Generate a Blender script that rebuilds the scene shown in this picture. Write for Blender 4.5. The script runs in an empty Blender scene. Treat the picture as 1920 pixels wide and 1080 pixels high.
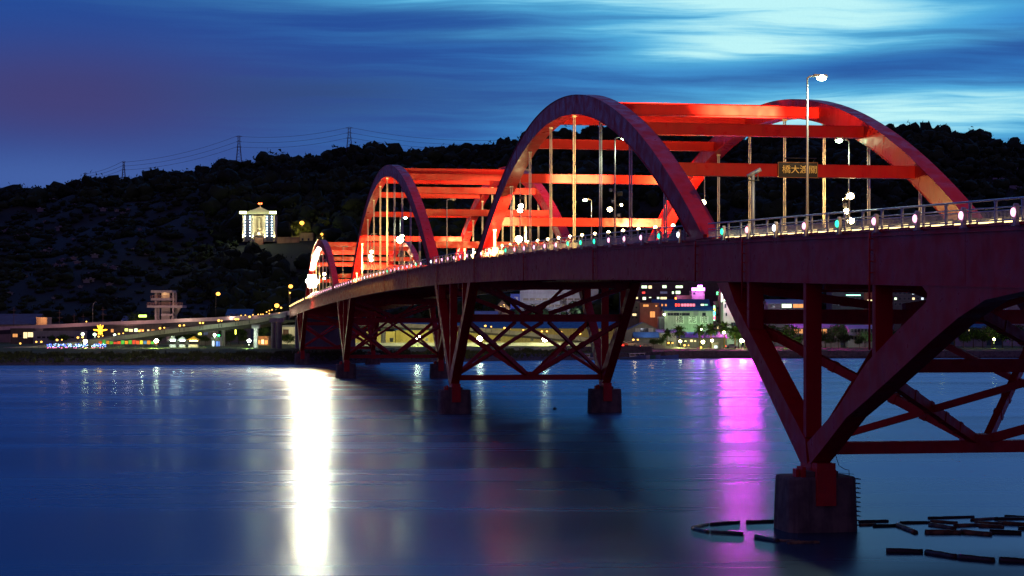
import bpy, bmesh, math, random
import numpy as np
from mathutils import Vector, Matrix, noise
random.seed(7); RNG = np.random.RandomState(11)
R = math.radians
C = bpy.context.scene.collection
scene = bpy.context.scene

# ------------------------------------------------------------------ camera
F = 3600.0; HY = 605.0; CH = 12.107            # focal length in photo pixels, horizon row, camera height
cd = bpy.data.cameras.new('camera'); cam = bpy.data.objects.new('camera', cd); C.objects.link(cam)
cam.location = (0, 0, CH); cam.rotation_euler = (R(90), 0, 0)
cd.sensor_width = 36; cd.lens = F/1920*36; cd.shift_y = (HY-540)/1920
cd.clip_start = 0.5; cd.clip_end = 30000
scene.camera = cam

# ------------------------------------------------------------------ node helpers
class NT:
    def __init__(s, tree): s.t = tree; s.n = tree.nodes; s.l = tree.links
    def node(s, typ, **kw):
        n = s.n.new(typ)
        for k, v in kw.items(): setattr(n, k, v)
        return n
    def put(s, sock, v):
        if hasattr(v, 'is_linked') or hasattr(v, 'links'): s.l.new(v, sock)
        else: sock.default_value = v
    def m(s, op, a, b=0.0, c=None, clamp=False):
        n = s.node('ShaderNodeMath', operation=op); n.use_clamp = clamp
        s.put(n.inputs[0], a)
        if len(n.inputs) > 1: s.put(n.inputs[1], b)
        if c is not None: s.put(n.inputs[2], c)
        return n.outputs[0]
    def mix(s, f, a, b):
        n = s.node('ShaderNodeMix', data_type='RGBA'); n.clamp_factor = True
        s.put(n.inputs[0], f); s.put(n.inputs[6], a); s.put(n.inputs[7], b)
        return n.outputs[2]
    def smooth(s, v, a, b, lo=0.0, hi=1.0):
        n = s.node('ShaderNodeMapRange', interpolation_type='SMOOTHSTEP')
        s.put(n.inputs[0], v); n.inputs[1].default_value = a; n.inputs[2].default_value = b
        n.inputs[3].default_value = lo; n.inputs[4].default_value = hi
        return n.outputs[0]
    def noise(s, vec, scale, detail=4, rough=.5, dist=0.0):
        n = s.node('ShaderNodeTexNoise'); s.put(n.inputs['Vector'], vec)
        n.inputs['Scale'].default_value = scale; n.inputs['Detail'].default_value = detail
        n.inputs['Roughness'].default_value = rough; n.inputs['Distortion'].default_value = dist
        return n.outputs['Fac']
    def comb(s, x, y, z):
        n = s.node('ShaderNodeCombineXYZ'); s.put(n.inputs[0], x); s.put(n.inputs[1], y); s.put(n.inputs[2], z)
        return n.outputs[0]

# ------------------------------------------------------------------ world: dusk sky with streaky clouds
world = bpy.data.worlds.new('World'); scene.world = world; world.use_nodes = True
w = NT(world.node_tree); w.n.clear()
tc = w.node('ShaderNodeTexCoord'); sp = w.node('ShaderNodeSeparateXYZ'); w.l.new(tc.outputs['Generated'], sp.inputs[0])
X, Y, Z = sp.outputs
az = w.m('ARCTAN2', X, Y)
hd = w.m('SQRT', w.m('ADD', w.m('MULTIPLY', X, X), w.m('MULTIPLY', Y, Y)))
el = w.m('ARCTAN2', Z, hd)
def blob(ca, ce, ra, re, tilt=0.0, pw=1.0):
    da = w.m('SUBTRACT', az, ca)
    de = w.m('SUBTRACT', w.m('SUBTRACT', el, ce), w.m('MULTIPLY', da, tilt))
    q = w.m('ADD', w.m('POWER', w.m('ABSOLUTE', w.m('DIVIDE', da, ra)), 2.0), w.m('POWER', w.m('ABSOLUTE', w.m('DIVIDE', de, re)), 2.0))
    return w.m('MULTIPLY', w.m('EXPONENT', w.m('MULTIPLY', q, -1.0)), pw)
warp = w.noise(w.comb(w.m('MULTIPLY', az, 5.0), w.m('MULTIPLY', el, 18.0), 3.3), 1.0, 3)
elw = w.m('ADD', el, w.m('MULTIPLY', w.m('SUBTRACT', warp, .5), .025))
st1 = w.noise(w.comb(w.m('MULTIPLY', az, 6.0), w.m('MULTIPLY', elw, 95.0), 1.7), 1.0, 5, .55)
st2 = w.noise(w.comb(w.m('MULTIPLY', az, 14.0), w.m('MULTIPLY', elw, 330.0), 7.9), 1.0, 4, .6)
st = w.m('ADD', w.m('MULTIPLY', st1, .75), w.m('MULTIPLY', st2, .25))
st = w.smooth(st, .36, .66)
right = w.smooth(az, -.22, .16)
base_l = w.mix(w.smooth(el, .07, .17), (.013, .060, .29, 1), (.006, .060, .31, 1))
base_l = w.mix(blob(-.235, .115, .12, .028, 0, .8), base_l, (.050, .038, .165, 1))
base_l = w.mix(blob(-.235, .072, .10, .016, 0, .8), base_l, (.045, .12, .40, 1))
base_r = w.mix(st, (.007, .085, .36, 1), (.022, .24, .66, 1))
base = w.mix(right, base_l, base_r)
# darker smears over the centre left
base = w.mix(w.m('MULTIPLY', blob(-.08, .118, .10, .014), w.m('ADD', .15, w.m('MULTIPLY', st, .4))), base, (.017, .028, .115, 1))
base = w.mix(w.m('MULTIPLY', blob(-.03, .160, .16, .010), w.m('MULTIPLY', st, .6)), base, (.03, .15, .40, 1))
bl = [blob(.142, .153, .080, .020, .02, 1.1), blob(.205, .110, .125, .010, -.01, 1.0), blob(.06, .167, .14, .006, 0, .9), blob(.02, .150, .07, .0035, .03, .35),
      blob(.105, .139, .05, .005, .05, .55), blob(.205, .141, .07, .0042, .06, .45), blob(.235, .160, .05, .005, .05, .5),
      blob(.165, .20, .26, .02, 0, .35), blob(.20, .098, .13, .010, 0, .55)]
M = bl[0]
for b_ in bl[1:]: M = w.m('ADD', M, b_)
M = w.m('MULTIPLY', M, w.m('ADD', .62, w.m('MULTIPLY', st, .75)), clamp=False)
dk = w.m('ADD', blob(.235, .134, .10, .0085, .02, .9), blob(.16, .128, .09, .006, 0, .55))
dk = w.m('ADD', dk, blob(.255, .172, .06, .014, 0, .95))
M = w.m('MULTIPLY', M, w.m('SUBTRACT', 1.0, dk, clamp=True))
col = w.mix(w.m('MULTIPLY', dk, .55), base, (.006, .075, .32, 1))
col = w.mix(w.m('MINIMUM', w.m('MULTIPLY', M, 1.3), 1.0), col, (.10, .52, .82, 1))
col = w.mix(w.smooth(M, .45, 1.25), col, (.52, .92, .96, 1))
up = w.mix(w.smooth(el, .35, 1.4), (.012, .12, .46, 1), (.010, .04, .17, 1))
back = w.smooth(w.m('ABSOLUTE', az), .45, 1.5)
up = w.mix(back, up, (.078, .042, .16, 1))
col = w.mix(w.m('MAXIMUM', w.smooth(el, .24, .5), back), col, up)
grain = w.noise(tc.outputs['Generated'], 900, 1)
col = w.mix(w.m('MULTIPLY', grain, .06), col, (0, 0, 0, 1))
nish = w.node('ShaderNodeTexSky', sky_type='NISHITA'); nish.sun_disc = False
nish.sun_elevation = R(-3); nish.sun_rotation = R(20)
bg1 = w.node('ShaderNodeBackground'); w.l.new(col, bg1.inputs[0]); bg1.inputs[1].default_value = 1.0
bg2 = w.node('ShaderNodeBackground'); w.l.new(nish.outputs[0], bg2.inputs[0]); bg2.inputs[1].default_value = 0.05
ad = w.node('ShaderNodeAddShader'); w.l.new(bg1.outputs[0], ad.inputs[0]); w.l.new(bg2.outputs[0], ad.inputs[1])
wo = w.node('ShaderNodeOutputWorld'); w.l.new(ad.outputs[0], wo.inputs[0])
world.cycles.sampling_method = 'MANUAL'; world.cycles.sample_map_resolution = 1024

sl = bpy.data.lights.new('sun', 'SUN'); sl.energy = 0.03; sl.angle = R(25); sl.color = (.75, .85, 1.0)
so = bpy.data.objects.new('sun', sl); C.objects.link(so); so.rotation_euler = (R(-80), 0, R(-20)); so.location = (0, 0, 300)

scene.view_settings.view_transform = 'Standard'; scene.view_settings.look = 'None'
scene.view_settings.exposure = 0.0; scene.view_settings.gamma = 1.0
scene.cycles.use_denoising = True
scene.cycles.max_bounces = 6; scene.cycles.diffuse_bounces = 2; scene.cycles.glossy_bounces = 4
scene.cycles.sample_clamp_indirect = 6.0
scene.cycles.sample_clamp_direct = 0.0
scene.cycles.use_light_tree = True

# ------------------------------------------------------------------ materials
MATS = {}
def mat(name, color, rough=.6, metal=0.0, var=.0, vscale=1.0, streak=0.0, bump=0.0, coat=0.0, dark=None, spec=.5):
    if name in MATS: return MATS[name]
    m = bpy.data.materials.new(name); m.use_nodes = True; t = NT(m.node_tree)
    p = t.n['Principled BSDF']; p.inputs['Roughness'].default_value = rough; p.inputs['Metallic'].default_value = metal
    p.inputs['Specular IOR Level'].default_value = spec
    c = (*color, 1)
    if coat: p.inputs['Coat Weight'].default_value = coat
    if var or streak:
        co = t.node('ShaderNodeTexCoord').outputs['Object']
        d = dark or tuple(x*.45 for x in color)
        f = t.smooth(t.noise(co, vscale, 6, .6), .35, .7, 0, var)
        out = t.mix(f, c, (*d, 1))
        if streak:
            mp = t.node('ShaderNodeMapping'); t.l.new(co, mp.inputs[0]); mp.inputs['Scale'].default_value = (1.6, 1.6, .16)
            f2 = t.smooth(t.noise(mp.outputs[0], 1.0, 5, .65), .42, .72, 0, streak)
            out = t.mix(f2, out, (*d, 1))
        t.l.new(out, p.inputs['Base Color'])
        t.l.new(t.smooth(t.noise(co, vscale*2.5, 4), .3, .7, max(0.05, rough-.12), min(1, rough+.15)), p.inputs['Roughness'])
        if bump:
            b = t.node('ShaderNodeBump'); b.inputs['Strength'].default_value = bump; b.inputs['Distance'].default_value = .03
            t.l.new(t.noise(co, vscale*6, 5), b.inputs['Height']); t.l.new(b.outputs[0], p.inputs['Normal'])
    else: p.inputs['Base Color'].default_value = c
    MATS[name] = m; return m
def emit(name, color, strength):
    if name in MATS: return MATS[name]
    m = bpy.data.materials.new(name); m.use_nodes = True; t = NT(m.node_tree)
    p = t.n['Principled BSDF']; p.inputs['Base Color'].default_value = (*[min(1, c*.8) for c in color], 1)
    p.inputs['Emission Color'].default_value = (*color, 1); p.inputs['Emission Strength'].default_value = strength
    MATS[name] = m; return m

RED = mat('red_paint', (.54, .010, .012), .38, spec=.2, var=.35, vscale=.35, streak=.6, bump=.25, dark=(.38, .008, .012))
REDM = mat('red_paint_members', (.72, .018, .016), .5, var=.6, vscale=.9, streak=.3, dark=(.45, .012, .010))
BLOCK = mat('red_block_paint', (.66, .010, .010), .5, var=.4, vscale=1.5)
CONC = mat('pier_concrete', (.22, .175, .125), .85, var=.85, vscale=.7, streak=.85, bump=.6, dark=(.07, .055, .05))
CONC2 = mat('viaduct_concrete', (.30, .29, .30), .8, var=.5, vscale=.3, streak=.4)
ASPH = mat('asphalt', (.05, .05, .05), .8, var=.4, vscale=.6)
RAILM = mat('rail_metal', (.45, .46, .54), .38, .35, var=.3, vscale=2)
POLEM = mat('pole_metal', (.42, .40, .42), .45, .3, var=.3, vscale=1)
HANG = mat('hanger_paint', (.72, .70, .70), .45, var=.2, vscale=1)
DARKM = mat('dark_metal', (.035, .035, .04), .5, .3)
WHITEP = mat('pale_casing', (.52, .45, .42), .5, var=.3, vscale=3)
RUNG = mat('rung_steel', (.06, .05, .05), .6, .4)

# ------------------------------------------------------------------ mesh builder
class MB:
    def __init__(s): s.v = []; s.f = []; s.sm = []
    def add(s, vs, fs, smooth=False):
        o = len(s.v); s.v += [tuple(v) for v in vs]; s.f += [tuple(i+o for i in f) for f in fs]; s.sm += [smooth]*len(fs); return s
    def box(s, x0, x1, y0, y1, z0, z1):
        if x0 > x1: x0, x1 = x1, x0
        if y0 > y1: y0, y1 = y1, y0
        if z0 > z1: z0, z1 = z1, z0
        return s.add([(x0,y0,z0),(x1,y0,z0),(x1,y1,z0),(x0,y1,z0),(x0,y0,z1),(x1,y0,z1),(x1,y1,z1),(x0,y1,z1)],
                     [(0,3,2,1),(4,5,6,7),(0,1,5,4),(1,2,6,5),(2,3,7,6),(3,0,4,7)])
    def prism(s, poly, y0, y1):
        """polygon in x,z extruded along y"""
        n = len(poly)
        a = sum(poly[i][0]*poly[(i+1) % n][1]-poly[(i+1) % n][0]*poly[i][1] for i in range(n))
        if a < 0: poly = poly[::-1]
        if y0 > y1: y0, y1 = y1, y0
        vs = [(x, y0, z) for x, z in poly]+[(x, y1, z) for x, z in poly]
        fs = [tuple(range(n)), tuple(range(2*n-1, n-1, -1))]+[((i+1) % n, i, i+n, (i+1) % n+n) for i in range(n)]
        return s.add(vs, fs)
    def strip(s, up, lo, y0, y1):
        """band between two equally long polylines (x,z), extruded along y, built as quads"""
        n = len(up); vs = []
        for y in (y0, y1): vs += [(x, y, z) for x, z in up]+[(x, y, z) for x, z in lo]
        U0, L0, U1, L1 = 0, n, 2*n, 3*n; fs = []
        for i in range(n-1):
            fs += [(L0+i, L0+i+1, U0+i+1, U0+i), (U1+i, U1+i+1, L1+i+1, L1+i), (U0+i, U0+i+1, U1+i+1, U1+i), (L1+i, L1+i+1, L0+i+1, L0+i)]
        fs += [(L0, U0, U1, L1), (U0+n-1, L0+n-1, L1+n-1, U1+n-1)]
        return s.add(vs, fs)
    def tube(s, pts, r, n=8, cap=True, r2=None, flat=1.0):
        pts = [Vector(p) for p in pts]; m = len(pts); base = len(s.v)
        vs = []
        prev = None
        for i, p in enumerate(pts):
            d = (pts[min(i+1, m-1)]-pts[max(i-1, 0)]); d = d.normalized() if d.length > 1e-9 else Vector((0, 0, 1))
            if prev is None:
                u = d.cross(Vector((0, 0, 1)));
                if u.length < 1e-3: u = Vector((1, 0, 0))
            else: u = prev - d*prev.dot(d)
            u.normalize(); prev = u; v = d.cross(u)
            rr = r if r2 is None else r+(r2-r)*i/(m-1)
            for k in range(n):
                a = 2*math.pi*k/n+math.pi/n
                vs.append(p+(u*math.cos(a)+v*math.sin(a)*flat)*rr)
        fs = []
        for i in range(m-1):
            for k in range(n): fs.append((i*n+k, i*n+(k+1) % n, (i+1)*n+(k+1) % n, (i+1)*n+k))
        if cap: fs += [tuple(range(n-1, -1, -1)), tuple((m-1)*n+k for k in range(n))]
        return s.add(vs, fs, n > 5)
    def beam(s, a, b, wd, ht):
        """rectangular bar a->b, width wd (horizontal), height ht"""
        a, b = Vector(a), Vector(b); d = (b-a).normalized(); u = d.cross(Vector((0, 0, 1)))
        if u.length < 1e-3: u = Vector((1, 0, 0))
        u.normalize(); v = u.cross(d)
        vs = [p+u*(sx*wd/2)+v*(sz*ht/2) for p in (a, b) for sx, sz in ((-1,-1),(1,-1),(1,1),(-1,1))]
        return s.add(vs, [(0,1,2,3),(7,6,5,4),(0,4,5,1),(1,5,6,2),(2,6,7,3),(3,7,4,0)])
    def sphere(s, c, r, n=12, m=8, sc=(1, 1, 1)):
        c = Vector(c); vs = [c+Vector((0, 0, r*sc[2]))]
        for i in range(1, m):
            t = math.pi*i/m
            for k in range(n):
                a = 2*math.pi*k/n; vs.append(c+Vector((r*sc[0]*math.sin(t)*math.cos(a), r*sc[1]*math.sin(t)*math.sin(a), r*sc[2]*math.cos(t))))
        vs.append(c-Vector((0, 0, r*sc[2]))); fs = [(0, 1+k, 1+(k+1) % n) for k in range(n)]
        for i in range(m-2):
            for k in range(n): fs.append((1+i*n+k, 1+(i+1)*n+k, 1+(i+1)*n+(k+1) % n, 1+i*n+(k+1) % n))
        b = 1+(m-2)*n; e = len(vs)-1; fs += [(b+(k+1) % n, b+k, e) for k in range(n)]
        return s.add(vs, fs, True)
    def lathe(s, prof, c=(0, 0, 0), n=16):
        vs = []; m = len(prof)
        for r, z in prof:
            for k in range(n):
                a = 2*math.pi*k/n; vs.append((c[0]+r*math.cos(a), c[1]+r*math.sin(a), c[2]+z))
        fs = [(i*n+k, i*n+(k+1) % n, (i+1)*n+(k+1) % n, (i+1)*n+k) for i in range(m-1) for k in range(n)]
        fs += [tuple(range(n-1, -1, -1)), tuple((m-1)*n+k for k in range(n))]
        return s.add(vs, fs, True)
    def build(s, name, material, parent=None, loc=None, rotz=None):
        me = bpy.data.meshes.new(name); me.from_pydata(s.v, [], s.f)
        if any(s.sm): me.polygons.foreach_set('use_smooth', s.sm)
        me.materials.append(material); me.update()
        o = bpy.data.objects.new(name, me); C.objects.link(o)
        if parent is not None: o.parent = parent
        if loc is not None: o.location = loc
        if rotz is not None: o.rotation_euler[2] = rotz
        return o
def tag(o, label=None, cat=None, group=None, kind=None):
    if label: o['label'] = label
    if cat: o['category'] = cat
    if group: o['group'] = group
    if kind: o['kind'] = kind
    return o
def thing(name, label, cat, loc=(0, 0, 0), rotz=0, group=None):
    o = bpy.data.objects.new(name, None); C.objects.link(o); o.location = loc; o.rotation_euler = (0, 0, rotz)
    o.empty_display_size = .5
    return tag(o, label, cat, group)
def copy_tree(o, parent=None):
    c = o.copy(); C.objects.link(c); c.parent = parent
    for ch in [x for x in o.children]: copy_tree(ch, c)
    return c
def U(px, py, Y): return Vector(((px-960)/F*Y, Y, CH-(py-HY)*Y/F))
def Ux(px, Y): return (px-960)/F*Y
def Uz(py, Y): return CH-(py-HY)*Y/F
def light(name, loc, power, color, parent=None, radius=.25, spot=None, aim=None, blend=.6):
    l = bpy.data.lights.new(name, 'SPOT' if spot else 'POINT'); l.energy = power; l.color = color; l.shadow_soft_size = radius
    o = bpy.data.objects.new(name, l); C.objects.link(o)
    if parent is not None: o.parent = parent
    o.location = loc
    if spot:
        l.spot_size = R(spot); l.spot_blend = blend
        d = Vector(aim)-Vector(loc); o.rotation_euler = d.to_track_quat('-Z', 'Y').to_euler()
    return o

# ------------------------------------------------------------------ bridge frame: local x = along the bridge (s), local y = -t, z up
TH = .175; D1 = 110.433; X0 = (1530.6-960)/F*D1; W = 21.8; BROT = TH+math.pi/2
def P(s, t, z): return Vector((X0-math.sin(TH)*s+math.cos(TH)*t, D1+math.cos(TH)*s+math.sin(TH)*t, z))
DZ = [(-90, 15.0), (-27, 16.42), (-6, 17.0), (20, 17.8), (42, 18.57), (88, 19.5), (121, 19.95), (172, 20.2), (247, 20.3), (315, 20.0), (370, 19.35), (415, 18.6), (470, 17.4), (513, 16.4)]
_ds = np.array([a for a, b in DZ]); _dz = np.array([b for a, b in DZ])
_pf = np.polyfit(_ds, _dz, 5)
def zd(s): return float(np.polyval(_pf, s))
PIERS = [2.0, 148.3, 311.0, 454.5]
ARCH = [(76.3, 33.5, .00555), (229.7, 39.4, .0047), (382.6, 33.0, .0056)]
HALF = [4, 5.5, 4]

# ------------------------------------------------------------------ water
def water():
    m = bpy.data.materials.new('river_water'); m.use_nodes = True; t = NT(m.node_tree)
    t.n.clear(); gl = t.node('ShaderNodeBsdfGlossy'); gl.distribution = 'GGX'; gl.inputs['Color'].default_value = (.48, .70, .88, 1)
    df = t.node('ShaderNodeBsdfDiffuse'); df.inputs['Color'].default_value = (.002, .014, .04, 1); fr = t.node('ShaderNodeFresnel'); fr.inputs[0].default_value = 1.42
    mx = t.node('ShaderNodeMixShader'); t.l.new(fr.outputs[0], mx.inputs[0]); t.l.new(df.outputs[0], mx.inputs[1])
    g2 = t.node('ShaderNodeBsdfGlossy'); g2.distribution = 'GGX'; g2.inputs['Color'].default_value = (.60, .62, .72, 1); g2.inputs['Roughness'].default_value = .44
    m2 = t.node('ShaderNodeMixShader'); m2.inputs[0].default_value = .20; t.l.new(gl.outputs[0], m2.inputs[1]); t.l.new(g2.outputs[0], m2.inputs[2]); t.l.new(m2.outputs[0], mx.inputs[2])
    ou = t.node('ShaderNodeOutputMaterial'); t.l.new(mx.outputs[0], ou.inputs[0])
    co = t.node('ShaderNodeTexCoord').outputs['Object']
    mp = t.node('ShaderNodeMapping'); t.l.new(co, mp.inputs[0]); mp.inputs['Scale'].default_value = (.006, .05, 1)
    n1 = t.noise(mp.outputs[0], 1.0, 4, .55, .3)
    mp2 = t.node('ShaderNodeMapping'); t.l.new(co, mp2.inputs[0]); mp2.inputs['Scale'].default_value = (.03, .5, 1)
    mp2.inputs['Rotation'].default_value = (0, 0, .03)
    n2 = t.noise(mp2.outputs[0], 1.0, 3, .5)
    f = t.m('ADD', t.m('MULTIPLY', n1, .8), t.m('MULTIPLY', n2, .2))
    t.l.new(t.smooth(f, .34, .66, .205, .30), gl.inputs['Roughness'])
    b = t.node('ShaderNodeBump'); b.inputs['Strength'].default_value = .05; b.inputs['Distance'].default_value = .02
    mp3 = t.node('ShaderNodeMapping'); t.l.new(co, mp3.inputs[0]); mp3.inputs['Scale'].default_value = (.12, .55, 1)
    t.l.new(t.noise(mp3.outputs[0], 1.0, 3), b.inputs['Height']); t.l.new(b.outputs[0], gl.inputs['Normal'])
    o = MB().add([(-9000, -3000, 0), (9000, -3000, 0), (9000, 9000, 0), (-9000, 9000, 0)], [(0, 1, 2, 3)]).build('water', m)
    tag(o, kind='structure'); o['label'] = 'calm river water smoothed by a long exposure'
water()

# ------------------------------------------------------------------ the far bank
SH = [(-1400, 520), (-200, 538), (0, 545), (250, 548), (500, 553), (700, 577), (900, 602), (1100, 626), (1250, 655), (1500, 656), (1920, 656), (2700, 650), (4200, 620)]
def shore(px): return float(np.interp(px, [a for a, b in SH], [b for a, b in SH]))
def lvl(px): return float(np.interp(px, [1080, 1240], [4.0, 2.7]))
def gz(px, Y):
    """height of the flat land"""
    return lvl(px)
def bank():
    pxs = list(np.concatenate([np.linspace(-1400, 0, 12), np.linspace(20, 1920, 96), np.linspace(1960, 4200, 14)]))
    rows = []
    for k in range(8):
        row = []
        for px in pxs:
            s = shore(px); left = float(np.interp(px, [1080, 1180], [1, 0])); L = lvl(px)
            prof_l = [(-3, -.8), (0, 0), (3, 1.1), (8, 2.3), (16, 2.7), (36, 4.0), (60, 4.0), (2600, 4.0)]
            prof_r = [(-1, -.8), (0, 0), (.4, 1.1), (.8, 2.15), (4, 2.25), (20, 2.7), (60, 2.7), (2600, 2.7)]
            a, b = prof_l[k], prof_r[k]
            dy = a[0]*left+b[0]*(1-left); z = a[1]*left+b[1]*(1-left)
            if 1 < k < 6: z += noise.noise(Vector((px*.05, k*2.1, 0)))*.35*left
            Yv = s+dy
            row.append((Ux(px, s)*(1 if k < 7 else Yv/s), Yv, z))
        rows.append(row)
    n = len(pxs); b = MB()
    vs = [v for r_ in rows for v in r_]
    g = [(k*n+i, k*n+i+1, (k+1)*n+i+1, (k+1)*n+i) for k in range(7) for i in range(n-1)]
    b.add(vs, g)
    m = bpy.data.materials.new('bank_ground'); m.use_nodes = True; t = NT(m.node_tree); p = t.n['Principled BSDF']
    co = t.node('ShaderNodeTexCoord').outputs['Object']; sx = t.node('ShaderNodeSeparateXYZ'); t.l.new(co, sx.inputs[0])
    n1 = t.noise(co, .35, 6, .65); n2 = t.noise(co, 1.6, 5, .7)
    grass = t.mix(t.smooth(n1, .35, .65), (.045, .085, .012, 1), (.10, .15, .02, 1))
    rock = t.mix(t.smooth(n2, .4, .6), (.045, .042, .045, 1), (.12, .11, .11, 1))
    hz = t.m('ADD', sx.outputs[2], t.m('MULTIPLY', t.m('SUBTRACT', n1, .5), 1.4))
    t.l.new(t.mix(t.smooth(hz, 1.9, 2.4), rock, grass), p.inputs['Base Color']); p.inputs['Roughness'].default_value = .95
    bp_ = t.node('ShaderNodeBump'); bp_.inputs['Strength'].default_value = 1; bp_.inputs['Distance'].default_value = .5
    t.l.new(n2, bp_.inputs['Height']); t.l.new(bp_.outputs[0], p.inputs['Normal'])
    tag(b.build('ground', m), kind='structure')
bank()
def reeds():
    """rough grass and weeds along the left bank: nobody could count it"""
    vs = []; fs = []
    for i in range(9000):
        px = random.uniform(-250, 1130); s = shore(px); dy = random.choice([random.uniform(2, 14), random.uniform(9, 18)])
        z = np.interp(dy, [0, 3, 8, 16, 36], [0, 1.1, 2.3, 2.7, 4.0])-.1
        h = random.uniform(.3, 1.1)*(1.3 if noise.noise(Vector((px*.03, dy*.2, 5))) > .1 else .6); x = Ux(px, s); y = s+dy
        a = random.uniform(0, math.pi); wd = random.uniform(.25, .6); o = len(vs)
        dx, dy2 = math.cos(a)*wd, math.sin(a)*wd
        vs += [(x-dx, y-dy2, z), (x+dx, y+dy2, z), (x+dx*.4+random.uniform(-.3, .3), y, z+h), (x-dx*.6, y+random.uniform(-.2, .2), z+h*.8)]
        fs.append((o, o+1, o+2, o+3))
    o = MB().add(vs, fs).build('grass', mat('weeds', (.05, .085, .018), .9, var=.6, vscale=.4, dark=(.02, .04, .012)))
    tag(o, 'rough weeds and grass along the left river bank', kind='stuff')
reeds()

# ------------------------------------------------------------------ hills
RD = [(-900, 330), (-300, 352), (0, 357), (30, 352), (65, 357), (100, 357), (150, 340), (200, 336), (250, 333), (310, 322), (380, 310), (425, 300), (500, 292), (550, 288),
      (650, 284), (690, 276), (725, 280), (800, 281), (890, 276), (930, 272), (960, 262), (1035, 251), (1100, 244), (1180, 241), (1250, 240), (1316, 243), (1335, 254),
      (1361, 272), (1391, 272), (1420, 259), (1450, 250), (1481, 246), (1560, 245), (1640, 246), (1721, 241), (1760, 241), (1805, 247), (1851, 254), (1900, 270), (1960, 290), (2300, 330), (3400, 400)]
YR = 1500.0
def ridge(px): return float(np.interp(px, [a for a, b in RD], [b for a, b in RD]))
def terr(px, Y):
    yr = ridge(px)+17; zr = CH+(HY-yr)*YR/F
    t_ = (Y-815)/(YR-815)
    if t_ <= 0: return 2.0
    if t_ <= 1:
        k = .92-.12*float(np.interp(px, [200, 600], [1, 0]))
        z = 4+(zr-4)*t_**k
    else: z = zr-(t_-1)*zr*.9
    x = Ux(px, Y)
    amp = 13*max(0.0, math.sin(math.pi*min(1, max(0, t_))))
    z += noise.noise(Vector((x*.006, Y*.006, 1.3)))*amp*1.6+noise.noise(Vector((x*.02, Y*.02, 4.3)))*amp*.5
    return max(z, -2) if t_ > 1 else z
def hillmat():
    m = bpy.data.materials.new('hill_ground'); m.use_nodes = True; t = NT(m.node_tree); p = t.n['Principled BSDF']
    co = t.node('ShaderNodeTexCoord').outputs['Object']
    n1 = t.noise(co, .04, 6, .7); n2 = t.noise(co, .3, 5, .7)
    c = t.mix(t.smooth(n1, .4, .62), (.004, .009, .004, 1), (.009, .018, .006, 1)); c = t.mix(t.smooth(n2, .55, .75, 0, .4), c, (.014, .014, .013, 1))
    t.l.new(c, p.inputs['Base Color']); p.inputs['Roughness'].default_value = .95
    return m
def hills():
    pxs = list(np.linspace(-900, 3400, 190)); Ys = list(np.linspace(800, 1500, 46))+[1540, 1600, 1700, 1850, 2050, 2400]
    vs = [(Ux(px, Y), Y, terr(px, Y)) for Y in Ys for px in pxs]; n = len(pxs)
    fs = [(j*n+i, j*n+i+1, (j+1)*n+i+1, (j+1)*n+i) for j in range(len(Ys)-1) for i in range(n-1)]
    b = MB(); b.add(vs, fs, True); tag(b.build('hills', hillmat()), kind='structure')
hills()
def onhill(px, py, Ya=820, Yb=1490):
    """point where the sight line through this pixel meets the slope"""
    Y = Ya
    while Y < Yb:
        if terr(px, Y) >= Uz(py, Y): return Y
        Y += 4
    return Yb
def ico(sub=1):
    bm = bmesh.new(); bmesh.ops.create_icosphere(bm, subdivisions=sub+1, radius=1.0)
    v = np.array([tuple(x.co) for x in bm.verts]); f = np.array([[q.index for q in x.verts] for x in bm.faces]); bm.free(); return v, f
ICV, ICF = ico(1)
def numesh(name, V, Fc, material):
    """fast mesh from arrays of vertices and triangles"""
    me = bpy.data.meshes.new(name); me.vertices.add(len(V)); me.vertices.foreach_set('co', V.astype(np.float32).ravel())
    n = len(Fc); me.loops.add(n*3); me.polygons.add(n)
    me.loops.foreach_set('vertex_index', Fc.astype(np.int32).ravel()); me.polygons.foreach_set('loop_start', np.arange(0, n*3, 3, dtype=np.int32))
    me.update(calc_edges=True); me.materials.append(material)
    o = bpy.data.objects.new(name, me); C.objects.link(o); return o
def crown_arrays(cx, cy, cz, r, squash=.8, leaves=26, lump=.42):
    V = ICV*(.82+RNG.uniform(-lump, lump, (len(ICV), 1)))*np.array([r, r, r*squash])+np.array([cx, cy, cz])
    a = RNG.normal(size=(leaves, 3)); a /= np.linalg.norm(a, axis=1)[:, None]
    c = a*RNG.uniform(.7, 1.2, (leaves, 1))*np.array([r, r, r*squash])+np.array([cx, cy, cz])
    q = RNG.normal(size=(leaves, 3, 3))*(.25+r*.10)
    T = (c[:, None, :]+q).reshape(-1, 3)
    return V, T
def foliage_mat(name, c1, c2, sc=.25):
    m = bpy.data.materials.new(name); m.use_nodes = True; t = NT(m.node_tree); p = t.n['Principled BSDF']
    co = t.node('ShaderNodeTexCoord').outputs['Object']
    f = t.smooth(t.noise(co, sc, 4, .6), .35, .65)
    t.l.new(t.mix(f, (*c1, 1), (*c2, 1)), p.inputs['Base Color']); p.inputs['Roughness'].default_value = .8; p.inputs['Specular IOR Level'].default_value = .2
    MATS[name] = m; return m
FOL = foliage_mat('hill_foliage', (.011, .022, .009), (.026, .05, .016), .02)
FOLT = foliage_mat('tree_foliage', (.022, .05, .012), (.06, .11, .025), .5)
YTEMPLE = onhill(483, 459)+12; YH2 = onhill(568, 452)
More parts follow.
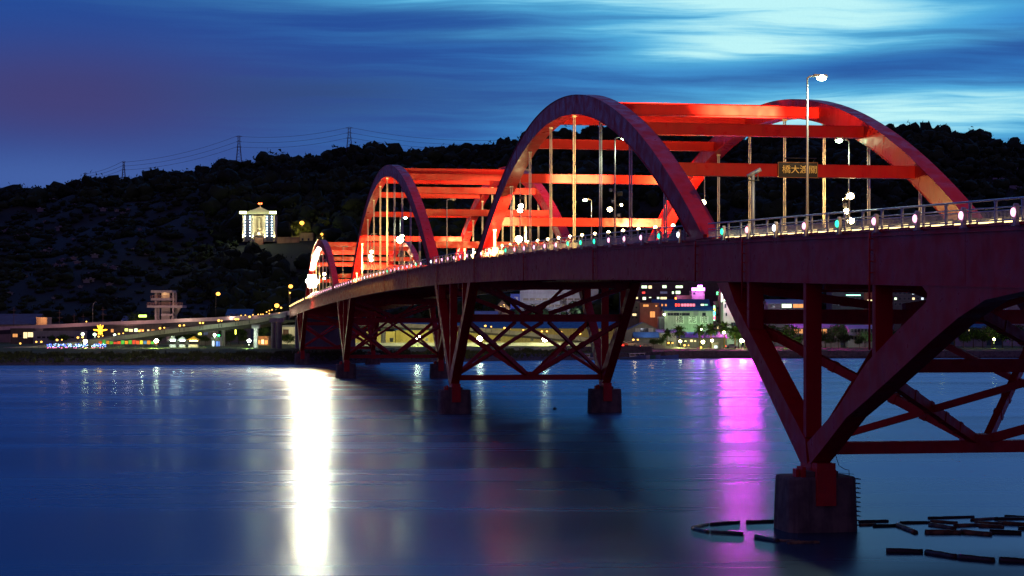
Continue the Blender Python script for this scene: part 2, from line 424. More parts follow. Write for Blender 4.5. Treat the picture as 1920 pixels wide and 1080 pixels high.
def woods():
    VV, FF, off = [], [], 0
    def put(px, Y, r, sq=.85, lv=22, sink=.25):
        nonlocal off
        z = terr(px, Y)
        V, T = crown_arrays(Ux(px, Y), Y, z+r*sq*(1-sink), r, sq, lv)
        VV.append(V); FF.append(ICF+off); off += len(V)
        VV.append(T); FF.append(np.arange(len(T)).reshape(-1, 3)+off); off += len(T)
    for i in range(6800):
        px = random.uniform(-260, 2200); Y = 830+random.random()**.9*670
        cem = px < 390 and Y < 1330
        if cem:
            if noise.noise(Vector((px*.012, Y*.02, 9))) < .02: put(px, Y, random.uniform(1.2, 3.0), .45, 26, .5)
            else: put(px, Y, random.uniform(2, 4.5), .6, 26, .4)
        else: px_ok = not ((440 < px < 530 and YTEMPLE-34 < Y < YTEMPLE) or (510 < px < 612 and YH2-40 < Y < YH2+10)) and put(px, Y, 2.4+5.6*random.random()**2.2, random.uniform(.6, 1.0), 44)
    for i in range(1000):     # the crest, tree by tree
        px = -260+2460*(i+random.random())/1000; Y = YR+random.uniform(-25, 12)
        big = random.random() < .16
        k = 1.0 if px > 650 else .62
        put(px, Y, (random.uniform(4.6, 6.6) if big else random.uniform(2.4, 4.6))*k, random.uniform(.8, 1.15), 34, 0 if big else .3)
    V = np.concatenate(VV); Fc = np.concatenate(FF)
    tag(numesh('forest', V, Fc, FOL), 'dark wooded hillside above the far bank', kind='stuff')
woods()

# ------------------------------------------------------------------ the bridge
bridge = thing('arch_bridge', 'red steel tied arch bridge with three pairs of floodlit arches crossing the river', 'bridge', P(0, 0, 0), BROT)
BI = Matrix.Translation(P(0, 0, 0)) @ Matrix.Rotation(BROT, 4, 'Z')
S0, S1 = -72.0, 505.0
def foot(si):
    """is the deck edge at s taken by an arch foot"""
    for c, zt, a in ARCH:
        for sg in (-1, 1):
            u = math.sqrt((zt-zd(si)-.5)/a)
            if c+sg*u-3.2*(sg > 0)-.6*(sg < 0)-.3 < si < c+sg*u+.6*(sg > 0)+3.2*(sg < 0)+.3: return True
    return False
SS = [S0+i*(S1-S0)/144 for i in range(145)]
def sides():
    return ((0.0, 1.0), (W, -1.0))          # outer face t, inward direction
GB = 2.85
def gdepth(s_):
    # the underside follows the deck, a little deeper towards the piers
    return GB
for t0, dr in sides():
    b = MB()
    b.strip([(s, zd(s)-.12) for s in SS], [(s, zd(s)-gdepth(s)) for s in SS], -(t0+dr*.03), -(t0+dr*.55))
    b.strip([(s, zd(s)) for s in SS], [(s, zd(s)-.118) for s in SS], -(t0-dr*.10), -(t0+dr*.75))       # top flange lip
    b.strip([(s, zd(s)-GB-.002) for s in SS], [(s, zd(s)-GB-.062) for s in SS], -(t0-dr*.05), -(t0+dr*.75))
    b.strip([(s, zd(s)-.30) for s in SS], [(s, zd(s)-.36) for s in SS], -(t0-dr*.09), -(t0+dr*.0))      # cable duct under the lip
    for s in np.arange(-66, 500, 11.27):                                                                 # plate joints
        z = zd(s); b.box(s-.07, s+.07, -(t0+dr*.022), -(t0+dr*.03), z-GB, z-.122)
    b.build('side_girder', RED, bridge)
for s in (-8.9, 14.2, 25.5, 59, 93, 126.5, 160, 194, 228):
    z = zd(s); zl = z-GB-(3.5 if s < 0 else (1.2 if s < 20 else .15)); q = MB().tube([(s, .10, z-.1), (s, .13, z-.4), (s, .13, zl)], .055, 8)
    for k_ in range(5): q.box(s-.09, s+.09, -.0, .2, z-.5-k_*.6, z-.44-k_*.6) if z-.5-k_*.6 > z-GB else None
    q.build('drain_pipe', REDM, bridge)
b = MB(); b.strip([(s, zd(s)-.02) for s in SS], [(s, zd(s)-.42) for s in SS], -.78, -(W-.78)); b.build('deck_slab', ASPH, bridge)
b = MB()
for tt in (1.75, W-1.75): b.strip([(s, zd(s)+.20) for s in SS], [(s, zd(s)-.022) for s in SS], -tt+.15, -tt-.15)
b.build('kerb', CONC2, bridge)
fb = []
for i, s in enumerate(np.arange(PIERS[0]-6*11.27, 503, 11.27)):
    z = zd(s)-.425; m_ = MB().box(s-.12, s+.12, -.56, -(W-.56), z-1.45, z-.02); m_.box(s-.28, s+.28, -.56, -(W-.56), z-1.51, z-1.45)
    m_.build('floor_beam', REDM, bridge)
for tt in (4.5, 8.2, 13.6, 17.3):
    MB().strip([(s, zd(s)-.425) for s in SS], [(s, zd(s)-1.1) for s in SS], -tt+.12, -tt-.12).build('stringer', REDM, bridge)

# arch ribs
HG = []
for ai, (c, zt, a) in enumerate(ARCH):
    pl = 1.72 if ai != 1 else 1.85
    def rib_pts(n=56):
        up, lo = [], []
        uL = math.sqrt((zt-zd(c)-.0)/a)+4
        for i in range(n+1):
            u = -uL+2*uL*i/n; z = zt-a*u*u; sl_ = -2*a*u; q = math.sqrt(1+sl_*sl_)
            nx, nz = -sl_/q, 1/q
            up.append((c+u, z)); lo.append((c+u-nx*pl, z-nz*pl))
        # cut at the girder's top edge
        def clip(line):
            out = [p for p in line if p[1] > zd(p[0])-.3]
            return out
        return up, lo
    up, lo = rib_pts()
    # keep only stations whose outer point is above the deck, and close the foot level with the flange
    keep = [i for i in range(len(up)) if up[i][1] > zd(up[i][0])-1.6]
    up = [up[i] for i in keep]; lo = [lo[i] for i in keep]
    lo = [(x, max(z, zd(x)+.003)) for x, z in lo]; up = [(x, max(z, zd(x)+.003)) for x, z in up]
    for t0, dr in sides():
        ta, tb = t0-dr*.035, t0+dr*1.2
        b = MB(); b.strip(up, lo, -ta, -tb)
        # flange plates standing slightly proud of the web, top and bottom
        for line, sg in ((up, 1), (lo, -1)):
            o1 = [(x, z+.05*sg) for x, z in line]; o2 = [(x, z+.004*sg) for x, z in line]
            if sg < 0: o1, o2 = o2, o1
            b.strip(o1, o2, -(t0-dr*.10), -(t0+dr*1.27))
        if ai == 0:     # tread studs on the top flange
            pass
        for q_ in range(3, len(up)-3, 4):      # plate joints with cover strips
            (xa_, za_), (xb_, zb2_) = up[q_], lo[q_]; ux, uz = up[q_+1][0]-xa_, up[q_+1][1]-za_; L_ = math.hypot(ux, uz); ux, uz = ux/L_*.09, uz/L_*.09
            b.strip([(xa_-ux, za_-uz), (xa_+ux, za_+uz)], [(xb_-ux, zb2_-uz), (xb_+ux, zb2_+uz)], -(ta-dr*.014), -(tb+dr*.014))
        b.build('arch_rib', RED, bridge)
        # foot plate
        for sg in (-1, 1):
            u = math.sqrt((zt-zd(c+sg*40)-.1)/a); s = c+sg*u-sg*1.6
            MBf = MB().box(s-2.3, s+2.3, -(t0-dr*.15), -(t0+dr*1.32), zd(s)-.01, zd(s)+.28)
            MBf.build('arch_foot', RED, bridge)
    n = 8 if ai != 1 else 11; ctr = [76.2, 229.8, 382.0][ai]
    for k in range(n):
        s = ctr+(k-(n-1)/2)*11.27
        u = s-c; zi = zt-a*u*u-pl*math.sqrt(1+(2*a*u)**2)
        HG.append((ai, s, zi))
        for t0, dr in sides():
            tc_ = t0+dr*.62
            b = MB().tube([(s, -tc_-.085, zd(s)+.02), (s, -tc_-.085, zi+.05)], .06, 8).tube([(s, -tc_+.085, zd(s)+.02), (s, -tc_+.085, zi+.05)], .06, 8)
            b.box(s-.1, s+.1, -tc_-.2, -tc_+.2, zi-.22, zi+.1).box(s-.1, s+.1, -tc_-.2, -tc_+.2, zd(s)+.01, zd(s)+.3)
            b.build('hanger', HANG, bridge)
        zc = zt-a*u*u-.95
        b = MB().box(s-.38, s+.38, -1.21, -(W-1.21), zc-.46, zc+.40)
        b.box(s-.46, s+.46, -1.21, -(W-1.21), zc+.402, zc+.46).box(s-.46, s+.46, -1.21, -(W-1.21), zc-.52, zc-.462)
        b.build('cross_beam', RED, bridge)

# V piers of the steel frame
ZB = 3.9
def frame(pi, s0):
    zL = zd(s0+14)-GB-.06; zR = zd(s0-14)-GB-.06
    first = pi == 0
    hl = 18.5 if pi == 0 else (15.2 if pi == 1 else (16.5 if pi == 2 else 16.0))
    hr = 18.0 if pi < 2 else 17.0
    if pi == 3: hl = 16
    zr0 = zL
    # left (far-going) leg
    n = 8
    upL, loL = [], []
    for i in range(n+1):
        q = i/n; z = ZB+(zL-ZB)*q; s = s0+.9+(hl-.9)*(q**1.0)
        wdt = 1.75 if first else 1.5
        upL.append((s0-.35+(hl-wdt+.35)*(max(0, (z-ZB-1.2)/(zL-ZB-1.2))), z)); loL.append((s, z))
    # flare into the girder
    upL[-1] = (upL[-1][0]-.9, zL); 
    if n > 2: upL[-2] = (upL[-2][0]-.1, upL[-2][1])
    for t0, dr in sides():
        b = MB(); b.strip(upL, loL, -(t0-dr*.002), -(t0+dr*1.15)); b.build('raking_leg', RED, bridge)
        b = MB()
        if first:
            up = [(s0-.35, ZB+1.2), (-3.5, 7.3), (-8.05, 9.95), (-12.0, 11.5), (-16.3, 13.1), (-16.5, 13.55), (-15.6, zR)]
            lo = [(s0-.9, ZB), (-1.6, 5.2), (-5.0, 6.9), (-8.05, 7.95), (-12.6, 9.6), (-17.2, 11.3), (-20.3, 12.35)]
            up += [(-20, zd(-20)-GB-.06), (-28, zd(-28)-GB-.06)]; lo += [(-23.3, 13.15), (-28, zd(-28)-GB-.10)]
            b.strip(up, lo, -(t0-dr*.002), -(t0+dr*1.15))
        else:
            up, lo = [], []
            for i in range(n+1):
                q = i/n; z = ZB+(zR-ZB)*q
                lo.append((s0-.9-(hr-.9)*q, z)); up.append((s0+.35-(hr-1.5+.35)*(max(0, (z-ZB-1.2)/(zR-ZB-1.2))), z))
            up[-1] = (up[-1][0]+.9, zR)
            b.strip(up, lo, -(t0-dr*.002), -(t0+dr*1.15))
        b.build('raking_leg', RED, bridge)
        for ds in (-11.27, 0, 11.27):
            s = s0+ds+.2; zt_ = zd(s)-GB-.062
            if ds == 0: zb_ = ZB+1.5
            elif ds > 0: zb_ = float(np.interp(s, [p[0] for p in upL], [p[1] for p in upL]))-.1
            else:
                xs = sorted(up, key=lambda p: p[0]); zb_ = float(np.interp(s, [p[0] for p in xs], [p[1] for p in xs]))-.1
            if zt_-zb_ > .5:
                MB().box(s-.25, s+.25, -(t0+dr*.05), -(t0+dr*1.0), zb_, zt_).build('post', RED, bridge)
        # pedestal block and bearing
        b = MB().box(s0-.95, s0+.95, -(t0+dr*.04), -(t0+dr*1.12), ZB-.9, ZB+.05)
        b.box(s0-1.15, s0+1.15, -(t0-dr*.12), -(t0+dr*1.28), ZB-.95, ZB-.902)
        b.build('pedestal', BLOCK, bridge)
    ta, tb = .6, W-.6; tm = W/2
    def member(p, q, wd=.45, ht=.55, nm='brace'):
        b = MB().beam((p[0], -p[1], p[2]), (q[0], -q[1], q[2]), wd, ht)
        d = Vector((q[0]-p[0], -(q[1]-p[1]), q[2]-p[2])); L = d.length; d.normalize()
        if wd > .4 and nm == 'brace':      # batten plates
            k = 2.0
            while k < L-1.5:
                c_ = Vector((p[0], -p[1], p[2]))+d*k; b.beam(c_-d*.22, c_+d*.22, wd+.08, ht+.08); k += 2.4
        b.build(nm, REDM, bridge)
    def sL(z): return float(np.interp(z, [p[1] for p in upL], [p[0] for p in upL]))+.7
    def sR(z):
        pts = sorted([(p[1], p[0]) for p in up]); return float(np.interp(z, [p[0] for p in pts], [p[1] for p in pts]))-.7
    zbot = ZB+.85
    member((s0, ta+.6, zbot), (s0, tb-.6, zbot), .8, .72, 'tie_beam')
    MB().box(s0-.6, s0+.6, -(tm-1.1), -(tm+1.1), zbot+.363, zbot+.75).build('gusset_plate', REDM, bridge)
    zm = {0: (12.5, 9.8), 1: (12.7, 12.7), 2: (12.6, 12.6), 3: (11.8, 11.8)}[pi]
    a_, b_ = sL(zm[0]), sR(zm[1])
    member((a_, ta+.56, zm[0]), (a_, tb-.56, zm[0]), .7, .95, 'mid_beam')
    member((b_, ta+.56, zm[1]), (b_, tb-.56, zm[1]), .7, .95 if pi else .72, 'mid_beam')
    member((a_-.3, ta+.3, zm[0]-.5), (s0+.3, tm-.6, zbot+.5)); member((a_-.3, tb-.3, zm[0]-.5), (s0+.3, tm+.6, zbot+.5))
    member((b_+.3, ta+.3, zm[1]-.5), (s0-.3, tm-.6, zbot+.5)); member((b_+.3, tb-.3, zm[1]-.5), (s0-.3, tm+.6, zbot+.5))
    member((s0-.4, ta+.5, zbot+.5), (b_, tm-.4, zm[1]-.5), .34, .4); member((s0-.4, tb-.5, zbot+.5), (b_, tm+.4, zm[1]-.5), .34, .4)
    member((s0+.4, tb-.5, zbot+.5), (a_, tm+.4, zm[0]-.5), .34, .4); member((s0+.4, ta+.5, zbot+.5), (a_, tm-.4, zm[0]-.5), .34, .4)
    zt1, zt2 = zL-.35, zR-.35
    uu, vv = sL(zL)-.9, (sR(zR) if pi else -15.8)
    member((uu, ta+.3, zt1), (a_, tm-.5, zm[0]+.6)); member((uu, tb-.3, zt1), (a_, tm+.5, zm[0]+.6))
    member((vv, ta+.3, zt2), (b_, tm-.5, zm[1]+.6)); member((vv, tb-.3, zt2), (b_, tm+.5, zm[1]+.6))
    member((vv, ta+.56, zt2+.05), (vv, tb-.56, zt2+.05), .6, .7, 'top_beam'); member((uu, ta+.56, zt1+.05), (uu, tb-.56, zt1+.05), .6, .7, 'top_beam')
    member((s0, ta+.56, zL-.4), (s0, tb-.56, zL-.4), .6, .7, 'top_beam')
    member((s0, tm-4.5, zL-.7), (s0+.1, tm-.8, zm[0]+.4), .3, .36); member((s0, tm+4.5, zL-.7), (s0+.1, tm+.8, zm[0]+.4), .3, .36)
    if pi == 0:     # hung lamp boxes on the inner beam
        MB().box(b_-.5, b_-.1, -(tm-1.5), -(tm-.7), zm[1]+.38, zm[1]+.72).box(b_-.5, b_-.1, -(tm+.5), -(tm+1.3), zm[1]+.38, zm[1]+.78).build('junction_box', DARKM, bridge)
for i, s0 in enumerate(PIERS): frame(i, s0)

# railing with its posts and pickets
def rail_run(t0, dr, s_a, s_b, step=2.82, near=False):
    pass
step = 2.82
PS = list(np.arange(-27.0-16*step, 500, step))
for t0, dr in sides():
    b = MB(); tR = t0+dr*.12
    runs = []; cur = []
    for s in np.arange(S0+1, S1-1, .94):
        if foot(s):
            if len(cur) > 2: runs.append(cur)
            cur = []
        else: cur.append(float(s))
    if len(cur) > 2: runs.append(cur)
    for r_ in runs:
        for hz_, rr in ((1.06, .05), (.70, .032), (.56, .028), (.12, .035)):
            b.tube([(s, -tR, zd(s)+hz_) for s in r_[::3]+[r_[-1]]], rr, 6)
    if dr > 0 or True:
        lim = 125 if dr > 0 else 20
        for r_ in runs:
            s = r_[0]
            while s < min(r_[-1], lim):
                if s > -40: b.box(s-.011, s+.011, -tR-.011, -tR+.011, zd(s)+.12, zd(s)+.56)
                s += .14
    rail = b.build('railing', RAILM, bridge)
    far = MB(); cnt = 0
    for s in PS:
        if foot(s) or s < S0+2 or s > S1-2: continue
        tgt = MB() if (cnt < 99 and s > -40) else far
        z = zd(s)
        tgt.box(s-.045, s+.045, -tR-.06, -tR+.06, z+.002, z+.98)
        tgt.beam((s-.05, -tR, z+.72), (s-.17, -tR+dr*.0, z+1.03), .04, .05).beam((s+.05, -tR, z+.72), (s+.17, -tR, z+1.03), .04, .05)
        tgt.box(s-.10, s+.10, -tR-.09, -tR+.09, z+.002, z+.04)
        if tgt is not far: tgt.build('railing_post', RAILM, rail); cnt += 1
    if far.v: tag(far.build('railing_post', RAILM, rail), kind='stuff')

# concrete piers in the water
PCOLS = {}
def pier(s0, t, idx, lab):
    k = [1.0, 1.0, 1.0, 1.0][idx]
    c = P(s0, t, 0)
    o = thing('bridge_pier', lab, 'pier', c, BROT+0.0, 'concrete piers standing in the river under the bridge')
    b = MB(); hw, hl_, bev = 2.08, 1.8, .75
    def ring(sc, z, bb=bev):
        x, y = hl_*sc, hw*sc
        pts = []
        for cx, cy, a0 in ((x-bb, y-bb, 0), (-(x-bb), y-bb, 90), (-(x-bb), -(y-bb), 180), (x-bb, -(y-bb), 270)):
            for q in range(5): a = R(a0+q*22.5); pts.append((cx+bb*math.cos(a), cy+bb*math.sin(a), z))
        return pts
    rings = [ring(1.03, -2.2), ring(1.03, 0.0), ring(1.015, 1.3), ring(.99, 3.02), ring(.965, 3.15)]
    n = 20; vs = [v for r_ in rings for v in r_]; fs = [(i*n+q, i*n+(q+1) % n, (i+1)*n+(q+1) % n, (i+1)*n+q) for i in range(4) for q in range(n)]
    fs.append(tuple(4*n+q for q in range(n))); b.add(vs, fs); b.build('body', CONC, o)
    # dirt band and plinth on top
    MB().box(-1.3, 1.2, -.95, .95, 3.14, 3.5).build('plinth', CONC, o)
    rr = MB()   # ladder rungs on the side
    sd = -1
    for q in range(11 if idx == 0 else 9):
        z = .3+q*.27; y = sd*(hw*1.0+.0)
        if t > 1 and idx: y = hw*1.0; 
        sg = 1 if y > 0 else -1
        rr.tube([(-1.0, y-.05*sg, z), (-1.0, y+.34*sg, z-.02), (-.55, y+.34*sg, z-.02), (-.55, y-.05*sg, z)], .028, 5)
    rr.build('ladder', RUNG, o)
    if True:
        blk = MB().box(-2.0, -1.7, -.58, .58, 1.55, 3.62).box(-1.96, 1.0, -.56, .56, 3.5, 4.0)
        blk.build('bearing_block', BLOCK, o)
        for xx in (-2.0, -1.4):
            pass
        MB().box(-1.2, -.2, .98, 1.2, 3.1, 3.75).box(-.9, -.3, 1.28, 1.48, 3.1, 3.6).build('bracket', BLOCK, o)
        MB().tube([(-1.3, -.8, 4.4), (-1.3, -1.0, 3.8), (-1.3, -1.35, 3.6), (-1.3, -1.6, 3.55), (-1.3, -1.63, 3.1)], .022, 5).tube([(-1.3, -.9, 3.4), (-1.3, -1.9, 3.3)], .015, 5).build('cable', DARKM, o)
    return o
labs = [('nearest concrete pier with a rusty ladder, ringed by floating logs', 'far side partner of the nearest concrete pier'),
        ('second concrete pier on the open water side, under the middle steel frame', 'concrete pier right of centre, across from the second one'),
        ('third concrete pier, small, beside the bright lamp reflection', 'small pier behind the third one, under the same frame'),
        ('pier closest to the grassy shore on the open water side', 'pier half hidden at the shore behind the steel frames')]
for i, s0 in enumerate(PIERS):
    for j, t in enumerate((.62, W-.62)): pier(s0, t, i, labs[i][j])

# name plaque on the nearest cross beam
def text_mesh(body, size, ext=.02):
    c = bpy.data.curves.new('lettering', 'FONT'); c.body = body; c.size = size; c.extrude = ext; c.align_x = 'CENTER'; c.align_y = 'CENTER'
    o = bpy.data.objects.new('lettering', c); C.objects.link(o)
    bpy.context.view_layer.update()
    dg = bpy.context.evaluated_depsgraph_get(); me = bpy.data.meshes.new_from_object(o.evaluated_get(dg))
    bpy.data.objects.remove(o); bpy.data.curves.remove(c); me.materials.clear(); return me
c, zt, a = ARCH[0]; sb = 76.2-3.5*11.27; zc = zt-a*(sb-c)**2-.95
pl = thing('name_plaque', 'dark bridge name board with gold characters hung on the lowest near cross beam', 'sign', P(sb-.55, 11.0, zc), BROT-math.pi/2)
# local x = +t (right), local y = +s (away)
MB().box(-1.55, 1.55, -.05, .05, -.56, .56).build('board', mat('plaque_board', (.012, .007, .006), .5), pl)
g = MB()
for x0, x1, z0, z1 in ((-1.6, 1.6, .56, .60), (-1.6, 1.6, -.60, -.56), (-1.6, -1.55, -.56, .56), (1.55, 1.6, -.56, .56)): g.box(x0, x1, -.07, .06, z0, z1)
GOLD = mat('gold_leaf', (.95, .66, .20), .45, 0)
g.build('frame', mat('plaque_frame', (.35, .14, .05), .4, .2), pl)
me = text_mesh('橋大渡關', .66); me.materials.append(GOLD); o = bpy.data.objects.new('lettering', me); C.objects.link(o); o.parent = pl
o.location = (.12, -.075, .0); o.rotation_euler = (R(90), 0, 0); o.scale = (1.08, 1, 1)
q_ = MB().tube([(-1.2, 0, .6), (-1.2, -.6, .85)], .02, 5).tube([(1.2, 0, .6), (1.2, -.6, .85)], .02, 5).tube([(-1.3, -.62, .86), (1.3, -.62, .86)], .04, 6).build('added_sign_lamp', DARKM, pl)  # made-up lamp, added with its spots to brighten the lettering
for x_ in (-.9, 0, .9): light('added_sign_light', (x_, -.66, .8), 9, (1, .8, .5), pl, .08, 120, (x_, 0, -.3))

# ------------------------------------------------------------------ deck edge lamps
LP = emit('edge_lamp_pink', (1.0, .42, .68), 2.6); LG = emit('edge_lamp_green', (.03, 1.0, .50), 2.2); LW = emit('edge_lamp_white', (.75, .85, 1.0), 4); LR = emit('edge_lamp_rose', (1.0, .30, .38), 3.6)
kinds = {'p': (LP, 'pink-white round lamp in a pale casing on the deck edge', 'pink-white edge lamps'), 'g': (LG, 'green round lamp in a pale casing on the deck edge', 'green edge lamps'),
         'w': (LW, 'bluish white round lamp in a pale casing on the deck edge', 'bluish white edge lamps'), 'y': (emit('edge_lamp_gold', (1.0, .62, .20), 8), 'golden edge lamp on the deck at the far end of the bridge', 'golden edge lamps'), 'r': (LR, 'reddish round lamp in a pale casing on the deck edge', 'reddish edge lamps')}
seq = 'ppppgpwrg'+'gwgpppgggpppprgpppgppppppwppgppppppgppppppwpppgppppppppppppppppp'
case = MB().box(-.15, .15, -.02, .16, -.42, .36).box(-.22, .22, -.02, .20, -.47, -.42)
case.tube([(0, -.02, .36), (0, .16, .36)], .15, 10)
case_me = case.build('casing', WHITEP); lens = MB().sphere((0, .20, .12), .185, 14, 8, (1, .55, 1.08)).build('lamp_glass', LP)
case0, lens0 = case_me.data, lens.data; bpy.data.objects.remove(case_me); bpy.data.objects.remove(lens)
lensm = {}
for k, (m_, lb, gr) in kinds.items():
    q = lens0.copy(); q.materials.clear(); q.materials.append(m_); lensm[k] = q
si = -27.0; idx = 0; nl = 0
ORD = 'first second third fourth fifth sixth seventh eighth ninth tenth eleventh twelfth thirteenth fourteenth fifteenth sixteenth seventeenth eighteenth nineteenth twentieth'.split()
edge = []
while si < 502:
    if not foot(si):
        k = seq[idx % len(seq)] if si < 405 else 'y'
        m_, lb, gr = kinds[k]
        if nl < 20: lb = {'p': 'pink-white', 'g': 'green', 'w': 'bluish white', 'r': 'reddish'}[k]+' round edge lamp, '+ORD[nl]+' from the right along the near railing'
        o = thing('edge_lamp', lb, 'lamp', P(si, -.14, zd(si)+.30), BROT, gr)
        if si > 150: k2 = 1
        for nm, me in (('casing', case0), ('lamp_glass', lensm[k])):
            c_ = bpy.data.objects.new(nm, me); C.objects.link(c_); c_.parent = o
        edge.append(o); nl += 1
    idx += 1; si += 5.64
# warm lamp globes along the walkway between the first arch feet
WG = emit('walkway_lamp_warm', (1.0, .72, .30), 22)
gpost = MB().tube([(0, 0, 0), (0, 0, .95)], .03, 6).lathe([(.07, .93), (.09, .97), (.05, 1.02)], n=10).build('post', DARKM)
gglob = MB().sphere((0, 0, 1.13), .15, 10, 6).build('globe', WG)
gp, gg = gpost.data, gglob.data; bpy.data.objects.remove(gpost); bpy.data.objects.remove(gglob)
for k in range(17):
    s = 34+k*5.64
    o = thing('walkway_lamp', 'small warm globe lamp on a short post inside the bridge railing', 'lamp', P(s, 2.0, zd(s)+.21), BROT, 'warm globe lamps along the bridge walkway')
    for nm, me in (('post', gp), ('globe', gg)):
        c_ = bpy.data.objects.new(nm, me); C.objects.link(c_); c_.parent = o
# added glowing bars standing in for headlight glow behind the nearest railing
LB = emit('headlight_glow_warm', (1.0, .74, .30), 3.2)
bh = MB().box(-1.25, 1.25, -.07, .10, 0, .035).box(-1.25, 1.25, -.10, -.07, 0, .30).box(-1.25, 1.25, -.07, .10, .27, .30).build('housing', DARKM); bt = MB().box(-1.2, -.05, -.05, .07, .05, .19).box(.2, 1.1, -.05, .07, .05, .19).build('glow_strip', LB)
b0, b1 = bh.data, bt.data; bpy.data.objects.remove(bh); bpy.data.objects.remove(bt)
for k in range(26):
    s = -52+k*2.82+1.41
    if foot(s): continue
    o = thing('headlight_glow_bar', 'added glowing bar standing for headlight glow behind the railing pickets', 'light', P(s, .62, zd(s)+.005), BROT, 'added headlight glow bars along the kerb')
    for nm, me in (('housing', b0), ('glow_strip', b1)):
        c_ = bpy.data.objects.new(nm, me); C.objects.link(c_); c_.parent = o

# ------------------------------------------------------------------ street lamps and floodlights on the bridge
GW = emit('street_lamp_lit', (.62, 1.0, .55), 60); FLW = emit('floodlight_lit', (1.0, .78, .38), 45); OFFG = mat('lamp_glass_off', (.30, .32, .34), .2)
FLSTRONG = emit('floodlight_strong', (1.0, .76, .44), 5200)
FLOODP = 1.0
def lamp_post(s, t, label, ztop=9.3, lit=True, heads=(), arm=1, cat='street lamp', power=420):
    """heads: list of (z above deck, dt, ds, aim (s,t,z) or None, power, big)"""
    z0 = zd(s); o = thing('street_lamp', label, cat, P(s, t, z0), BROT)
    MB().tube([(0, 0, 0), (0, 0, ztop*.5), (0, 0, ztop)], .10, 10, r2=.05).lathe([(.2, 0), (.2, .05), (.14, .3)], n=10).build('pole', POLEM, o)
    d = -1 if arm > 0 else 1
    a_ = MB().tube([(0, 0, ztop-.04), (0, d*.15, ztop+.08), (0, d*.5, ztop+.12)], .05, 6); a_.build('arm', POLEM, o)
    h = MB().add([(-.16, d*.4, ztop+.06), (.16, d*.4, ztop+.06), (.2, d*1.25, ztop+.04), (-.2, d*1.25, ztop+.04), (-.1, d*.4, ztop+.22), (.1, d*.4, ztop+.22), (.13, d*1.2, ztop+.2), (-.13, d*1.2, ztop+.2)],
                 [(0, 1, 2, 3), (4, 7, 6, 5), (0, 4, 5, 1), (1, 5, 6, 2), (2, 6, 7, 3), (3, 7, 4, 0)])
    hd_ = h.build('lamp_head', POLEM, o)
    MB().sphere((0, d*.9, ztop+.02), .27 if lit else .15, 12, 8, (.8, 1.2, .7)).build('lamp_glass', GW if lit else OFFG, hd_)
    if lit: light('lamp_light', (0, d*.9, ztop-.35), power, (.85, 1.0, .7), o, .2, 168, (0, d*.9, 0))
    for (hz_, dt, ds, aim, pw, big) in heads:
        k = big
        cpos = Vector((ds, -dt, hz_))
        if aim is None: A = Vector((-10, 8, -2))+cpos
        else:
            wa = P(*aim); A = BI.inverted() @ wa; A = Vector((A.x-s, A.y+t, A.z-z0))
        dirv = (A-cpos).normalized(); ldir = dirv
        if k >= 1.0 and pw: dirv = (Vector((-9, 5, -1.5))).normalized()
        rot = dirv.to_track_quat('Z', 'Y').to_matrix().to_4x4(); mt = Matrix.Translation(cpos) @ rot
        hb = MB().box(-.28*k, .28*k, -.22*k, .22*k, -.26*k, 0)
        hb.v = [tuple(mt @ Vector(v)) for v in hb.v]
        hh = hb.build('floodlight', DARKM, o)
        lb = MB().sphere((0, 0, .0), .26*k, 12, 6, (1, .85, .45)); lb.v = [tuple(mt @ Vector(v)) for v in lb.v]
        lb.build('lens', (FLSTRONG if pw < 0 else FLW) if pw else OFFG, hh)
        MB().beam((0, 0, hz_), tuple(cpos-dirv*.2), .08, .08).build('bracket', DARKM, hh)
        if pw > 0: light('flood_light', tuple(cpos+ldir*(.3*k)), pw*FLOODP, (1.0, .60, .15), o, .18, 100, tuple(A))
    return o
K = 23000
# (near side row)
lamp_post(-47.0, 1.5, 'lamp post with floodlights on the near approach, beyond the right frame edge', 9.5, False, [(6.0, .3, 0, None, 0, 1.2), (5.3, .3, 0, None, 0, 1.2)])
lamp_post(6.0, 1.5, 'tallest lit street lamp, rising over the name board', 9.55, True, power=3000)
lamp_post(57.5, 1.5, 'lit street lamp framed inside the nearest arch, with two floodlights halfway up', 9.4, True,
          [(4.6, .45, 0, (92, 12, 31), K*.8, .8), (3.9, -.1, .3, None, 0, .7), (3.2, -.5, -.2, (20, 2, 22), 1, .9), (3.6, .5, -.3, (36, 20, 26), K*.5, .6), (2.7, .3, 0, None, 0, .7), (4.9, -.35, .1, None, 0, .7)])
lamp_post(103.9, 1.5, 'unlit street lamp at the far foot of the nearest arch, hung with bright floodlights', 9.3, False,
          [(6.3, .2, 0, (117, 8, 25), K*.5, .75), (5.4, .1, 0, (112, 4, 24), K*.5, 1.1), (4.9, .0, 0, (118, 2, 22), K*.5, 1.2), (1.7, -.2, -.3, (118, 1, 24), K*.6, 1.6)])
lamp_post(161.5, 1.5, 'unlit street lamp standing between the nearest and middle arches', 9.0, False)
lamp_post(218.0, 1.5, 'green lit street lamp inside the middle arch above a bright floodlight', 9.4, True,
          [(5.7, .0, 0, (248, 12, 36), K*1.2, 2.6), (6.3, .4, 0, (273, 12, 29), K*1.2, 1.2)])
lamp_post(267.0, 1.5, 'unlit lamp post inside the middle arch with a column of warm floodlights', 9.0, False,
          [(5.6, .2, 0, (284, 4, 26), K*1.3, 1.5), (4.7, -.1, 0, (288, 2, 24), K*1.3, 1.6), (4.0, .1, 0, (284, 12, 27), K*1.2, 1.5)])
lamp_post(328.7, 1.5, 'unlit street lamp between the middle and farthest arches', 9.5, False)
